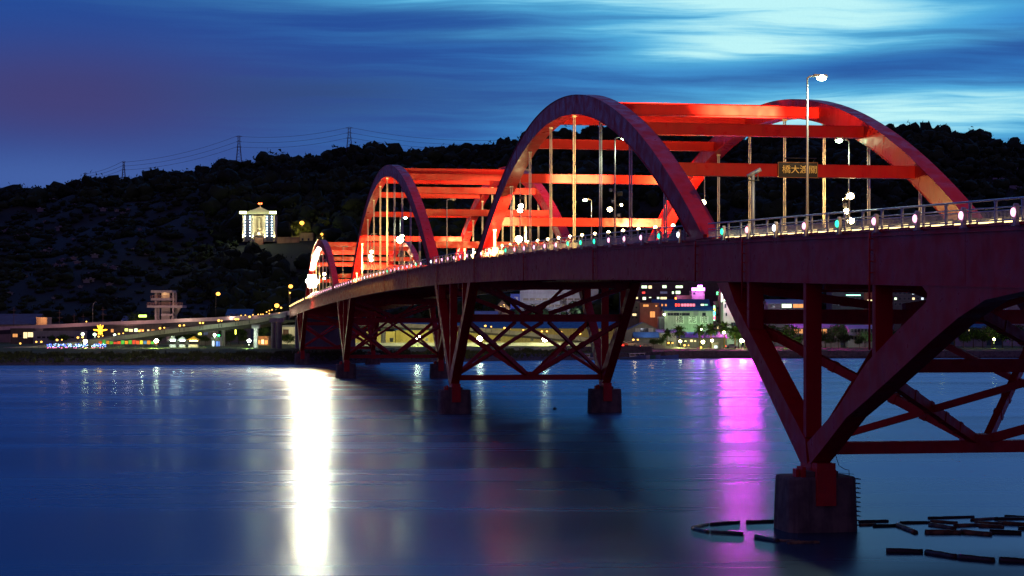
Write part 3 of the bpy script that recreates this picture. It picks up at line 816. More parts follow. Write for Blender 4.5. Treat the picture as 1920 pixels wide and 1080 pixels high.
# (far side row)
lamp_post(50.4, W-1.5, 'green lit street lamp right of the name board with three floodlights on its post', 9.0, True,
          [(4.3, .1, 0, (95, 11, 31), K*1.0, 1.25), (3.5, -.35, 0, None, 0, .9), (3.0, -.2, .1, (60, 19, 32), K*.25, 1.0), (2.2, .15, 0, (82, 11, 32), K*.6, 1.25), (4.0, -.4, .1, (59, 12, 32), K*.22, .8), (2.4, -.35, 0, None, 0, .8)], arm=-1)
lamp_post(95.5, W-1.5, 'lamp post behind the nearest arch with one bright floodlight near the deck', 9.4, False,
          [(5.6, -.2, 0, (114, W-1, 24), K*.8, 1.3), (9.2, 0, 0, (107, 12, 27), K*.4, .7)], arm=-1)
lamp_post(152.5, W-1.5, 'green lit street lamp beyond the nearest arch, seen low between the hangers', 8.7, True, arm=-1)
lamp_post(204.0, W-1.5, 'dark lamp post of the middle arch, far side, with warm floodlights', 9.0, False,
          [(5.2, -.3, 0, (230, 12, 36), K*1.0, 1.0), (4.4, 0, 0, (262, W-1, 28), K*1.4, 1.1)], arm=-1)
lamp_post(257.0, W-1.5, 'dark lamp post far side of the middle arch, second from its crown', 9.0, False,
          [(4.6, -.3, 0, (280, W-1, 27), K*.7, 1.0), (5.2, 0, 0, (262, 12, 32), K*.6, 1.0)], arm=-1)
lamp_post(311.3, W-1.5, 'dark lamp post beyond the far foot of the middle arch', 9.0, False, arm=-1)
lamp_post(362.0, W-1.5, 'small dark lamp post by the farthest arch, far side', 9.0, False,
          [(4.4, -.2, 0, (390, 12, 30), K*1.2, 1.0), (4.9, .2, 0, (420, W-1, 24), K*.8, 1.0)], arm=-1)
lamp_post(385.0, 1.5, 'lamp post with two floodlights inside the farthest arch', 9.0, False,
          [(5.4, .1, -.2, (404, 12, 30), K*1.2, 1.7), (4.3, .2, 0, (425, 6, 24), K*.35, 1.2)])
mainp = lamp_post(413.0, .9, 'lamp post of the farthest arch carrying the dazzling white floodlight bank', 9.0, False,
          [(4.6+dz_, -.35+dt_, -.5, None, -1, 2.35) for dz_, dt_ in ((0, 0), (1.15, .55), (-1.15, .55), (1.15, -.55), (-1.15, -.55), (0, 1.1), (0, -1.1))])
light('flood_light', (-3.2, 2.2, 3.9), 26000, (1.0, .36, .05), mainp, .6, 150, (-120, 12, 0))
def hot(s, t, z, aim, pw, ang, col=(1, .62, .2)):  # added spots without fixtures of their own, for hot patches on the arches
    o_ = light('flood_light', P(s, t, z), pw, col, None, .25, ang, P(*aim), .9)
hot(57.5, 2.4, 23.8, (104.4, 8.5, 28.2), 2600000, 10); hot(-47.0, 1.8, 23.0, (44, 13, 28.0), 120000, 34); hot(50.4, W-2.0, 23.6, (59.3, 13.5, 31.0), 420000, 34); hot(103.9, 1.9, 21.6, (117.5, .9, 23.0), 90000, 40); hot(95.5, W-2.0, 23.0, (112.5, W-1, 25.0), 260000, 44)
hot(218, 2.0, 25.8, (241, 11, 37), 150000, 36); hot(257, W-2.0, 25.5, (275, W-1.2, 27), 260000, 34); hot(267, 2.0, 25.0, (284, 1.2, 24), 160000, 34); hot(257, W-2, 25.0, (268, 14, 31), 160000, 40); hot(385, 2.0, 24.0, (405, 10, 28), 160000, 40)
# camera pole by the nearest railing
cc = thing('camera_pole', 'short grey pole with a traffic camera beside the nearest railing', 'camera pole', P(16.4, 1.3, zd(16.4)), BROT)
MB().tube([(0, 0, 0), (0, 0, 4.2)], .13, 10, r2=.11).build('pole', POLEM, cc)
ca = MB().tube([(.15, .35, 4.05), (-.25, -.45, 4.5)], .13, 10).build('camera', POLEM, cc)
MB().box(-.2, .2, -.35, .35, 3.75, 3.8).box(-.03, .03, -.35, -.3, 3.8, 4.2).box(-.03, .03, .3, .35, 3.8, 4.1).build('bracket', DARKM, cc)
# small red marker light behind the railing on the right
rm = thing('marker_light', 'tiny red marker light above the nearest railing', 'light', P(-24.6, 3.0, zd(-24)+1.2), BROT)
MB().sphere((0, 0, .0), .05, 8, 6).build('lens', emit('marker_red', (1, .08, .02), 20), rm); MB().tube([(0, 0, -1.22), (0, 0, -.04)], .03, 6).build('post', DARKM, rm)

# ------------------------------------------------------------------ helpers for the far bank
GLASSD = mat('dark_glass', (.02, .025, .035), .12)
def wm(name, c, k): return emit('window_'+name, c, k)
WARMW = wm('warm', (1, .78, .38), 1.6); GREENW = wm('greenish', (.75, 1, .62), 1.9); REDW = wm('red', (1, .06, .05), 1.6); COOLW = wm('cool', (.75, .9, 1), 1.3)
ORW = wm('orange', (1, .42, .12), .9); DIMW = wm('dim', (.25, .35, .6), .12)
def wallmat(n, c, dark=None): return mat('wall_'+n, c, .85, var=.5, vscale=.25, streak=.5, dark=dark)
def building(label, cat, x0, x1, ytop, Y, depth, wall, roof='flat', roofm=None, ybase=None, wins=(), name='building', eave=.5, rh=2.2, rot=0):
    """box building given by its photo columns at distance Y; wins: (x0,y0,x1,y1,material) in photo pixels"""
    px = (x0+x1)/2; g = gz(px, Y)-.5 if ybase is None else Uz(ybase, Y)
    xa, xb, zt_ = Ux(x0, Y), Ux(x1, Y), Uz(ytop, Y)
    cx = (xa+xb)/2; hw = (xb-xa)/2; o = thing(name, label, cat, (cx, Y, g), rot)
    H = zt_-g
    b = MB()
    if roof == 'gable':      # ridge along x (long side to the camera)
        H -= rh
        b.box(-hw, hw, 0, depth, 0, H)
        b.add([(-hw, 0, H), (-hw, depth, H), (-hw, depth/2, H+rh*.96), (hw, 0, H), (hw, depth, H), (hw, depth/2, H+rh*.96)], [(0, 2, 1), (3, 4, 5)])
        b.build('wall', wall, o)
        r_ = MB()
        for sg in (0, 1):
            y0 = -eave if sg == 0 else depth+eave; z0 = H-eave*rh/(depth/2)
            p = [(-hw-eave, y0, z0), (hw+eave, y0, z0), (hw+eave, depth/2, H+rh), (-hw-eave, depth/2, H+rh)]
            if sg: p = p[::-1]
            r_.add(p+[(a, b_, c+.18) for a, b_, c in p], [(0, 3, 2, 1), (4, 5, 6, 7), (0, 1, 5, 4), (1, 2, 6, 5), (2, 3, 7, 6), (3, 0, 4, 7)])
        r_.build('roof', roofm, o)
    elif roof == 'gable_end':  # gable faces the camera
        H -= rh
        b.prism([(-hw, 0), (hw, 0), (hw, H), (0, H+rh*.97), (-hw, H)], 0, depth); b.build('wall', wall, o)
        r_ = MB()
        for sg in (-1, 1):
            xe = sg*(hw+eave); ze = H-eave*rh/hw
            pts = [(xe, ze), (0, H+rh), (0, H+rh+.22), (xe, ze+.22)]
            r_.prism(pts, -eave, depth+eave)
        r_.build('roof', roofm, o)
    else:
        b.box(-hw, hw, 0, depth, 0, H); b.build('wall', wall, o)
        r_ = MB().box(-hw-.15, hw+.15, -.15, .25, H+.003, H+.7).box(-hw-.15, hw+.15, depth-.25, depth+.15, H+.003, H+.7).box(-hw-.15, -hw+.25, .25, depth-.25, H+.003, H+.7).box(hw-.25, hw+.15, .25, depth-.25, H+.003, H+.7)
        r_.build('roof', roofm or wall, o)
    for (a, c, d, e, m_) in wins:
        X0_, X1_, Z0_, Z1_ = Ux(a, Y)-cx, Ux(d, Y)-cx, Uz(e, Y)-g, Uz(c, Y)-g
        fr = MB().box(X0_-.12, X1_+.12, -.10, .02, Z0_-.12, Z0_).box(X0_-.12, X1_+.12, -.10, .02, Z1_, Z1_+.12).box(X0_-.12, X0_, -.10, .02, Z0_, Z1_).box(X1_, X1_+.12, -.10, .02, Z0_, Z1_)
        mx = (X0_+X1_)/2
        if X1_-X0_ > 1.4: fr.box(mx-.04, mx+.04, -.08, .0, Z0_, Z1_)
        f_ = fr.build('window', mat('window_frame', (.12, .12, .13), .5), o)
        MB().box(X0_, X1_, -.05, -.004, Z0_, Z1_).build('pane', m_, f_)
    return o
def grid(x0, x1, y0, y1, nx, ny, w_, h_, lit=0.0, mats=(WARMW, GREENW), off=None):
    out = []
    for j in range(ny):
        for i in range(nx):
            cx = x0+(x1-x0)*(i+.5)/nx; cy = y0+(y1-y0)*(j+.5)/ny
            m_ = random.choice(mats) if random.random() < lit else (off or GLASSD)
            out.append((cx-w_/2, cy-h_/2, cx+w_/2, cy+h_/2, m_))
    return out
def globe_lamp(px, py, Y, r, em, label, cat='lamp', name='park_lamp', group=None, power=0, lc=(1, .85, .4), ground=None, arm=0):
    z = Uz(py, Y); g = gz(px, Y) if ground is None else ground
    o = thing(name, label, cat, (Ux(px, Y), Y, g), 0, group); h = z-g
    MB().tube([(-arm, 0, -.3), (-arm, 0, h*.5), (-arm, 0, h+(.3 if arm else -r*.6))]+([(-arm*.6, 0, h+.6), (0, 0, h+r*.9)] if arm else []), .09, 8).build('pole', DARKM, o)
    MB().lathe([(r*.35, h+r*.78), (r*.7, h+r*.85), (r*.2, h+r*1.25)], n=10).build('cap', DARKM, o)
    MB().sphere((0, 0, h), r, 12, 8, (1, 1, .85)).build('globe', em, o)
    if power: light('lamp_light', (0, -.0, h-r-.15), power*.9, lc, o, .3, 150, (0, 9, h-6.5), .3)
    if power > 1400 and Y < 720: light('lamp_light', (0, -.3, h-r-.2), power*.6, (.7, 1, .22), o, .3, 96, (0, -.8, 0), .7)
    return o
BLUER = mat('blue_roof', (.03, .09, .22), .5, var=.4, vscale=.3); GREYR = mat('grey_roof', (.12, .13, .16), .6, var=.4, vscale=.3)
TINW = mat('pale_tin_roof', (.28, .34, .45), .5, var=.4, vscale=.3)
def facade(px, py, Y, pw, col, aim=None):
    light('town_light', U(px, py, Y), pw, col, None, 1.2, 150, aim or U(px, py-8, Y+30))
# ------------------------------------------------------------------ right bank town
wins = [(1203, 535.5, 1213, 540.5, GREENW), (1216, 535.5, 1222, 541, WARMW), (1242, 535, 1249.5, 540, GREENW), (1267, 535.5, 1280, 540, GREENW), (1260, 546.5, 1263.5, 551, GREENW),
        (1267, 545.5, 1275.5, 551, GREENW), (1204, 547, 1209.5, 550.5, REDW), (1191, 557, 1196, 560.5, WARMW), (1205, 557, 1211, 562, GREENW), (1232, 557, 1236, 560.5, GREENW), (1238.5, 557, 1250, 561, WARMW),
        (1238, 546.5, 1251, 550.5, DIMW), (1267, 523.5, 1278.5, 527.5, DIMW), (1217, 557, 1221, 558.5, GREENW)]
occ = [(w_[0], w_[1], w_[2], w_[3]) for w_ in wins]
for r_ in range(8):
    for c_ in range(22):
        x = 1172+c_*11.3; y = 472+r_*10.9+.6; q = (x-2.6, y-2.1, x+2.6, y+2.1)
        if not any(a-1 < q[2] and c+1 > q[0] and b-1 < q[3] and d+1 > q[1] for a, b, c, d in occ) and len(wins) < 98: wins.append((*q, DIMW if random.random() < .25 else GLASSD))
building('long dark apartment block with scattered greenish lit windows behind the town', 'apartment block', 1165, 1425, 470, 830, 16, wallmat('dusk', (.055, .04, .06)), wins=wins, name='apartment_block')
# balconies on the apartment block come as flat slabs
ab = bpy.data.objects['apartment_block']
for r_ in range(8):
    z = Uz(478+r_*10.9, 830)-ab.location.z
    MB().box(-Ux(1085, 830)+1, Ux(1085, 830)-1, -.7, -.12, z-.15, z).build('ledge', wallmat('dusk', (.055, .04, .06)), ab)
# pink lit tower house with violet neon crown
tw = building('narrow pale house with a glowing violet neon crown', 'house', 1297, 1321, 548, 800, 9, wallmat('pinkish', (.55, .38, .42)), wins=[(1300, 548.5, 1303.5, 552, GLASSD)], name='tower_house')
NV = emit('neon_violet', (.75, .14, 1.0), 22); NM = emit('neon_magenta', (1.0, .015, .62), 620); NR = emit('neon_red', (1, .05, .02), 5); NGc = emit('neon_cyan_green', (.35, 1, .65), 4)
def neon(label, x0, x1, y0, y1, Y, m_, dep=.5, cat='neon sign', posts=True):
    o = thing('neon_sign', label, cat, (Ux((x0+x1)/2, Y), Y, Uz(y1, Y)))
    hw, h = (Ux(x1, Y)-Ux(x0, Y))/2, Uz(y0, Y)-Uz(y1, Y)
    MB().box(-hw, hw, 0, dep, 0, h).build('housing', DARKM, o)
    b = MB()
    if h > hw: b.box(-hw*.85, hw*.85, -.12, -.003, h*.03, h*.97)
    else:
        n = max(1, int(h/1.1))
        for i in range(n): b.box(-hw*.97, hw*.97, -.12, -.003, h*(i+.08)/n, h*(i+.92)/n)
    b.build('neon_tube', m_, o); return o
neon('violet neon crown on the narrow pale house', 1297, 1321.5, 539.5, 545, 799, NV)
neon('small violet neon box on top of the neon crown', 1308, 1317, 534.5, 539, 799.5, NV)
light('neon_light', U(1309, 543, 796.5), 2500, (.8, .25, 1.0), None, 1.5).name = 'neon_glow'
building('low pink lit building wing with long parapet beside the violet crown', 'building', 1269, 1312, 557, 806, 10, wallmat('rose', (.55, .30, .32)), name='building_wing')
neon('small vertical red lantern sign on the pink wing', 1265.5, 1268.5, 557.5, 564, 798, emit('lantern_red', (1, .22, .03), 9))
neon('lower red lantern sign beneath the dark pitched roof', 1266, 1268.5, 569, 575, 779, NR)
building('wide house with a dark blue pitched roof and a pink lit upper floor', 'house', 1226, 1330, 561.5, 780, 12, wallmat('mauve', (.22, .15, .18)), 'gable', BLUER, rh=3.0,
         wins=[(1240, 570, 1243, 574, ORW), (1247, 570, 1250, 574, ORW), (1270, 569.5, 1275, 574.5, REDW)]+[(1277+i*5.4, 569.5, 1281.5+i*5.4, 574.5, emit('window_pink', (1, .25, .35), 1.2)) for i in range(5)]+[(1314, 570, 1320, 573, GREENW), (1321, 570, 1327, 573, emit('window_cyan', (.3, 1, .7), .9))], name='house')
light('town_light', U(1290, 566, 772), 1500, (1, .25, .3), None, 1)
# green lit hall with three painted panels
HALLW = wallmat('hall', (.40, .44, .38))
hall = building('green lit pale hall with blue roof and three white panels of black characters', 'hall', 1246, 1337, 575, 750, 14, HALLW, 'gable', BLUER, rh=1.6,
         wins=[(1252, 587, 1262, 591.5, GLASSD), (1263, 587, 1273, 591.5, GLASSD), (1275, 587.5, 1277.5, 590.5, GLASSD), (1279, 587, 1293, 591.5, GLASSD), (1317, 586.5, 1323, 592, GLASSD), (1301, 582, 1309, 591, mat('shutter_grey', (.2, .2, .22), .5))], name='hall')
for px, ch in ((1274.5, '橋'), (1298.5, '泥'), (1320.5, '朋')):
    z0 = Uz(606, 750); o = MB().box(-1.55, 1.55, -.16, -.103, -1.45, 1.45).build('panel', wallmat('panel', (.86, .87, .82)), hall)
    o.location = Vector((Ux(px, 750), 750, Uz(600, 750)))-hall.location
    me = text_mesh(ch, 2.9, .04); me.materials.append(mat('black_lettering', (.02, .02, .02), .6)); t_ = bpy.data.objects.new('lettering', me); C.objects.link(t_); t_.parent = o
    t_.location = (0, -.18, 0); t_.rotation_euler = (R(90), 0, 0)
light('town_light', U(1300, 617, 743), 800, (.2, 1, .16), None, .6); light('town_light', U(1280, 618, 744.5), 150, (.16, 1, .14), None, .6); light('town_light', U(1322, 619, 744), 400, (.16, 1, .14), None, .6)
sg = neon('tall thin neon strip in rainbow colours beside the green hall', 1337.5, 1341, 572, 602, 752, emit('neon_rainbow_green', (.3, 1, .45), 3))
for (a, b_, m_) in ((578, 583, emit('neon_yellow', (1, .8, .1), 3)), (585, 590, emit('neon_cyan', (.1, .8, 1), 4)), (593, 599, emit('neon_pink_red', (1, .1, .2), 4))):
    MB().box(-.36, .36, -.17, -.122, Uz(b_, 752)-sg.location.z, Uz(a, 752)-sg.location.z).build('neon_tube', m_, sg)
building('small workshop annex in front of the green hall, tin walls', 'shed', 1236, 1252, 597, 752.5, 8, wallmat('tin', (.2, .24, .26)), 'flat', TINW, name='shed')
building('tall narrow grey house right of the neon strip', 'house', 1342, 1354, 568, 760, 8, wallmat('greyhouse', (.25, .22, .23)), wins=grid(1343, 1353, 572, 620, 2, 4, 3, 4, .1), name='house')
wh = building('white five-storey house with projecting balconies', 'house', 1356, 1390, 566, 745, 10, wallmat('whitehouse', (.52, .50, .46)), wins=[(1359, 570, 1362, 577, GLASSD), (1370, 572, 1378, 578, GLASSD), (1361, 587, 1363, 592, GLASSD), (1377, 586, 1386, 594, ORW), (1371, 605, 1380, 611, GLASSD)], name='house')
for yy in (579, 599, 617): MB().box(1.2, 3.6, -1.6, -.11, Uz(yy+2, 745)-wh.location.z, Uz(yy-2.5, 745)-wh.location.z).build('balcony', wallmat('whitehouse', (.52, .50, .46)), wh)
neon('bright green-white shop sign on the white balconied house', 1358, 1373, 559, 564.5, 744, emit('sign_mint', (.55, 1, .7), 9))
neon('upright mint neon tube beneath the red roof', 1352, 1355.5, 546, 567, 748, emit('sign_mint_soft', (.8, 1, .7), 4))
neon('huge magenta neon roof sign partly hidden by the raking steel leg', 1354, 1424, 543, 552, 748, NM)
building('house with a steep red roof carrying magenta neon', 'house', 1350, 1366, 533, 756, 8, wallmat('redroofhouse', (.4, .2, .2)), 'gable_end', mat('red_roof', (.4, .03, .03), .6), rh=3, name='house')
light('town_light', U(1362, 557, 741), 2500, (.6, 1, .7), None, .8); light('town_light', U(1380, 556, 742), 5000, (1, .1, .7), None, 1.5)
light('town_light', U(1362, 628, 738), 1300, (.3, 1, .35), None, .5)
neon('green laser sign between the crown and the red roof', 1343, 1347, 547, 553, 760, emit('neon_green_small', (.1, 1, .3), 3))
# nearer sheds
for q in ((1290, 612, 728, 2500, (.9, 1, .8)), (1370, 600, 725, 2500, (.8, 1, .8)), (1215, 612, 715, 1500, (.8, .85, 1)), (1250, 545, 800, 2500, (.9, .35, .7)), (1480, 580, 750, 2500, (.8, .9, 1)), (1530, 625, 716, 1500, (.8, .85, 1)), (1620, 625, 712, 1500, (.85, .9, 1)), (1600, 560, 780, 1500, (.7, .85, 1)), (1700, 560, 790, 1200, (.8, .8, 1)),
          (780, 636, 722, 9000, (1, .95, .3)), (900, 640, 722, 3500, (1, .9, .3)), (1020, 640, 722, 2200, (1, .85, .35)), (1110, 640, 716, 1000, (1, .8, .35)), (690, 640, 716, 2500, (1, .95, .45)), (610, 636, 716, 7000, (1, .95, .6)), (545, 632, 712, 3000, (1, .9, .5))): facade(*q)
building('low shed with a long blue roof behind the palms', 'shed', 1267, 1363, 623.5, 725, 10, wallmat('shed', (.32, .36, .33)), 'gable', BLUER, rh=1.9, wins=[(1294, 637, 1299, 641, WARMW), (1302, 638, 1305, 641, WARMW), (1283, 638, 1287, 641, GLASSD)], name='shed')
building('white walled shed left of the palms with tin roof', 'shed', 1233, 1268, 619, 722, 9, wallmat('whiteshed', (.55, .6, .5)), 'gable', TINW, rh=1.0, name='shed')
building('grey gabled boathouse with two square openings', 'boathouse', 1173, 1240, 605, 735, 14, wallmat('boathouse', (.22, .22, .2)), 'gable_end', GREYR, rh=3.2, wins=[(1191, 615.5, 1200, 622.5, mat('pale_shutter', (.45, .48, .45), .7)), (1216, 615, 1225, 622.5, mat('pale_shutter', (.45, .48, .45), .7)), (1201, 615.5, 1215, 622, GLASSD)], name='boathouse')
building('shed with a sagging blue roof in front of the boathouse', 'shed', 1190, 1234, 623.5, 718, 7, wallmat('lowshed', (.2, .22, .22)), 'gable', BLUER, rh=1.8, name='shed')
building('dim brick house lit by orange lamps left of the green hall', 'house', 1200, 1236, 571, 775, 12, wallmat('brickhouse', (.26, .13, .11)), wins=[(1219, 584, 1228, 595, ORW), (1206, 571, 1216, 575, ORW), (1229, 572, 1232, 575, ORW), (1186, 588, 1193, 592, WARMW)], name='house')
building('grey house at the foot of the apartment block by the red lamp', 'house', 1172, 1199, 568, 782, 12, wallmat('lefthouse', (.16, .15, .16)), wins=grid(1175, 1197, 572, 600, 3, 3, 4, 3.5, .15), name='house')
light('town_light', U(1222, 600, 768), 500, (1, .35, .12), None, .5)
globe_lamp(1245.5, 590, 748, .42, emit('lamp_green_white', (.8, 1, .5), 30), 'round green-white lamp at the left corner of the green hall', name='wall_lamp')
# big white hall with arrow sign
BW = wallmat('bigwhite', (.62, .64, .70))
light('town_light', U(1020, 580, 838), 5200, (.75, .8, 1), None, 2, 150, U(1030, 560, 870)); light('town_light', U(1085, 585, 838), 2500, (.75, .8, 1), None, 2, 150, U(1100, 560, 870))
bigh = building('large white riverside building with ledges and a tall blue arrow sign', 'building', 975, 1092, 541, 860, 20, BW,
     wins=grid(980, 1088, 556, 592, 9, 3, 9, 4.5, 0, off=mat('glass_bluegrey', (.10, .13, .2), .2)), name='riverside_building')
for yy in (550, 563, 569, 575): MB().box(-Ux(1018, 860)*.95, Ux(1018, 860)*.95, -.9, -.13, Uz(yy+1.2, 860)-bigh.location.z, Uz(yy, 860)-bigh.location.z).build('ledge', BW, bigh)
bs = thing('blue_sign', 'tall blue sign with a white arrow on the corner of the large white building', 'sign', (Ux(966, 857), 857, gz(966, 857)-.2))
zt_ = Uz(551, 857)-bs.location.z; hw = 2.1
BLU = mat('sign_blue', (.03, .10, .60), .4); MB().box(-hw, hw, 0, .6, 0, zt_).build('board', BLU, bs)
ar = MB(); zc = zt_-1.6-1; ar.beam((-.8, -.05, zc-1.0), (.9, -.05, zc+.9), .06, .34).box(-.3, 1.25, -.08, -.02, zc+.95, zc+1.3).box(.95, 1.3, -.08, -.02, zc-.35, zc+1.3).build('arrow', mat('sign_white', (.8, .8, .8), .5), bs)
me = text_mesh('陽', 3.4); me.materials.append(MATS['black_lettering']); t_ = bpy.data.objects.new('lettering', me); C.objects.link(t_); t_.parent = bigh
t_.location = Vector((Ux(1056, 860), 858.9, Uz(567, 860)))-bigh.location; t_.rotation_euler = (R(90), 0, 0)
building('tall plain white tower block beside the large white building', 'tower', 1100, 1122, 538, 850, 10, wallmat('whitetower', (.48, .52, .62)), name='tower_block')
building('small white gabled house left of the blue arrow sign', 'house', 928, 955, 563, 840, 12, wallmat('gable', (.5, .5, .48)), 'gable_end', GREYR, rh=3.2, wins=[(933, 572, 935, 575, GLASSD), (938, 571.5, 940, 575, GLASSD), (944, 571, 946.5, 575, GLASSD)], name='house')
light('town_light', U(957, 579, 838), 120, (1, .55, .2), None, .4)
building('low pale tin roofed shed beneath the gabled house', 'shed', 892, 932, 584, 815, 8, wallmat('palelow', (.4, .42, .45)), 'gable', TINW, rh=1.2, name='shed')
# yellow warehouse by the ramp
YW = wallmat('yellow', (.50, .42, .15))
building('long yellow warehouse wall under a blue roof behind the raised ramp', 'warehouse', 868, 1160, 604, 742, 22, YW, 'gable', BLUER, rh=2.4, wins=[(933, 633, 938, 639, GLASSD), (995, 633, 1000, 639, GLASSD), (1040, 634, 1045, 638, GLASSD), (1070, 641, 1086, 644, GLASSD)], name='warehouse')
building('yellow warehouse with a gable end, lit bright by the park lamp', 'warehouse', 742, 866, 606, 740, 22, YW, 'gable', BLUER, rh=2.6, wins=[(797, 634, 802, 639, GLASSD), (780, 634, 784, 638, GLASSD)], name='warehouse')
building('pale yellow wall block behind the grey column', 'warehouse', 660, 740, 625, 736, 12, YW, 'flat', YW, wins=[(731, 634, 737, 641, GLASSD)], name='warehouse')
building('pale lit building left of the shore pier', 'building', 572, 640, 612, 735, 12, wallmat('palelit', (.6, .56, .45)), 'flat', GREYR, wins=[(580, 620, 588, 626, GLASSD), (604, 636, 610, 641, GLASSD)], name='building')
building('pale lit house with a dark awning, left of the shore pier', 'house', 529, 552, 613, 728, 10, wallmat('palelit2', (.6, .55, .42)), 'flat', GREYR, wins=[(531, 618, 541, 632, mat('awning_brown', (.08, .03, .02), .7))], name='house')
# fence of hoops in front of the warehouses
fn = thing('hoop_fence', 'low wall topped by a fence of pointed hoops along the grass bank', 'fence', (Ux(860, 672), 672, 4.0))
MB().box(Ux(560, 672)-fn.location.x, Ux(1120, 672)-fn.location.x, 0, .3, -.3, 1.1).build('low_wall', wallmat('lowwall', (.35, .36, .38)), fn)
hp = MB()
x = Ux(562, 672)-fn.location.x
while x < Ux(1118, 672)-fn.location.x:
    hp.tube([(x, .15, 1.05), (x+.1, .15, 1.7), (x+.65, .15, 2.2), (x+1.2, .15, 1.7), (x+1.3, .15, 1.05)], .05, 4); x += 1.75
hp.build('hoop_rail', DARKM, fn)
# right part of the town, seen between the nearest steel legs
building('grey house with curved canopy and brightly lit entrance', 'house', 1440, 1508, 562, 770, 12, wallmat('canopy', (.2, .2, .22)), 'gable', TINW, rh=1.6, wins=[(1466, 569, 1484, 577, GREENW), (1487, 570, 1506, 577, ORW), (1446, 569, 1453, 576, GLASSD)], name='house')
st = building('dark shop block with two horizontal white neon lines', 'shop', 1560, 1622, 540, 800, 14, wallmat('shop', (.10, .12, .13)), wins=grid(1562, 1620, 555, 575, 7, 2, 5, 4, .15, (COOLW,)), name='shop_block')
neon('upper white-green neon line on the dark shop block', 1586, 1614, 552.5, 554.5, 798.5, NGc); neon('lower white-green neon line on the dark shop block', 1601, 1614, 564, 566, 798.5, NGc); neon('short bright neon bar high on the shop block', 1586, 1597, 532, 534, 798.5, emit('sign_mint', (.55, 1, .7), 9))
building('house with a rust red wall beside the neon shop', 'house', 1624, 1640, 546, 795, 10, wallmat('rust', (.32, .08, .05)), wins=[(1626, 562, 1635, 571, WARMW)], name='house')
building('dim apartment house with a few yellow windows behind the steel post', 'apartment block', 1672, 1745, 538, 810, 14, wallmat('dim', (.09, .08, .10)), wins=grid(1675, 1742, 545, 575, 8, 3, 4.5, 4, .25, (WARMW, GREENW, COOLW)), name='apartment_block')
building('long low tin roofed pavilion with orange lit bays, in the riverside park', 'pavilion', 1484, 1576, 608, 735, 12, wallmat('pavilion', (.25, .2, .2)), 'gable', TINW, rh=1.5, wins=[(1489+i*9, 617, 1496+i*9, 625, ORW if i in (0, 1, 5, 6) else GLASSD) for i in range(9)], name='pavilion')
wp = building('white two-storey house with a row of dark windows among park trees', 'house', 1592, 1642, 610, 730, 12, wallmat('parkhouse', (.42, .42, .42)), 'gable', TINW, rh=1.3, wins=[(1596+i*6.3, 617, 1600+i*6.3, 623, GLASSD) for i in range(7)]+[(1596+i*6.3, 631, 1600+i*6.3, 636, GLASSD) for i in range(7)], name='house')
MB().box(-5.4, 5.4, -1.6, -.11, Uz(629, 730)-wp.location.z, Uz(627, 730)-wp.location.z).build('awning', TINW, wp)
building('white tin shed at the right edge behind the steelwork', 'shed', 1892, 1945, 571, 780, 10, wallmat('edge', (.4, .42, .46)), name='shed')
building('low blue-roofed house in the park near the right edge', 'house', 1800, 1850, 607, 760, 10, wallmat('edge2', (.25, .25, .3)), 'gable', BLUER, rh=1.6, wins=grid(1803, 1848, 615, 625, 5, 1, 4, 4, .2), name='house')
# sea wall in front of the park
sw = MB(); pp = [1245, 1300, 1500, 1700, 1920, 2400]
for a, b_ in zip(pp[:-1], pp[1:]):
    A, B = (Ux(a, shore(a)+.6), shore(a)+.2), (Ux(b_, shore(b_)+.6), shore(b_)+.2)
    sw.add([(A[0], A[1], -.6), (B[0], B[1], -.6), (B[0], B[1], 2.45), (A[0], A[1], 2.45), (A[0], A[1]+.7, 2.45), (B[0], B[1]+.7, 2.45), (A[0], A[1]+.7, -.6), (B[0], B[1]+.7, -.6)], [(0, 1, 2, 3), (3, 2, 5, 4), (4, 5, 7, 6), (1, 7, 5, 2), (0, 3, 4, 6)])
o = sw.build('sea_wall', mat('stone_wall', (.16, .15, .16), .9, var=.8, vscale=1.2, dark=(.05, .05, .055))); tag(o, 'dark stone sea wall along the riverside park', 'wall')
qw = MB()
A, B = (Ux(1088, 634), 634), (Ux(1222, 655), 655)
n = 22
for i in range(n):
    q0, q1 = i/n, (i+.93)/n; xa, ya = A[0]+(B[0]-A[0])*q0, A[1]+(B[1]-A[1])*q0; xb, yb = A[0]+(B[0]-A[0])*q1, A[1]+(B[1]-A[1])*q1
    qw.beam((xa, ya, 1.6), (xb, yb, 1.6), .35, 4.4)
qw.beam((A[0], A[1], 3.95), (B[0], B[1], 3.95), .7, .28)
o = qw.build('quay_wall', mat('sheet_pile', (.10, .09, .10), .7, var=.6, vscale=1)); tag(o, 'dark sheet pile quay wall behind the moored boats', 'wall')

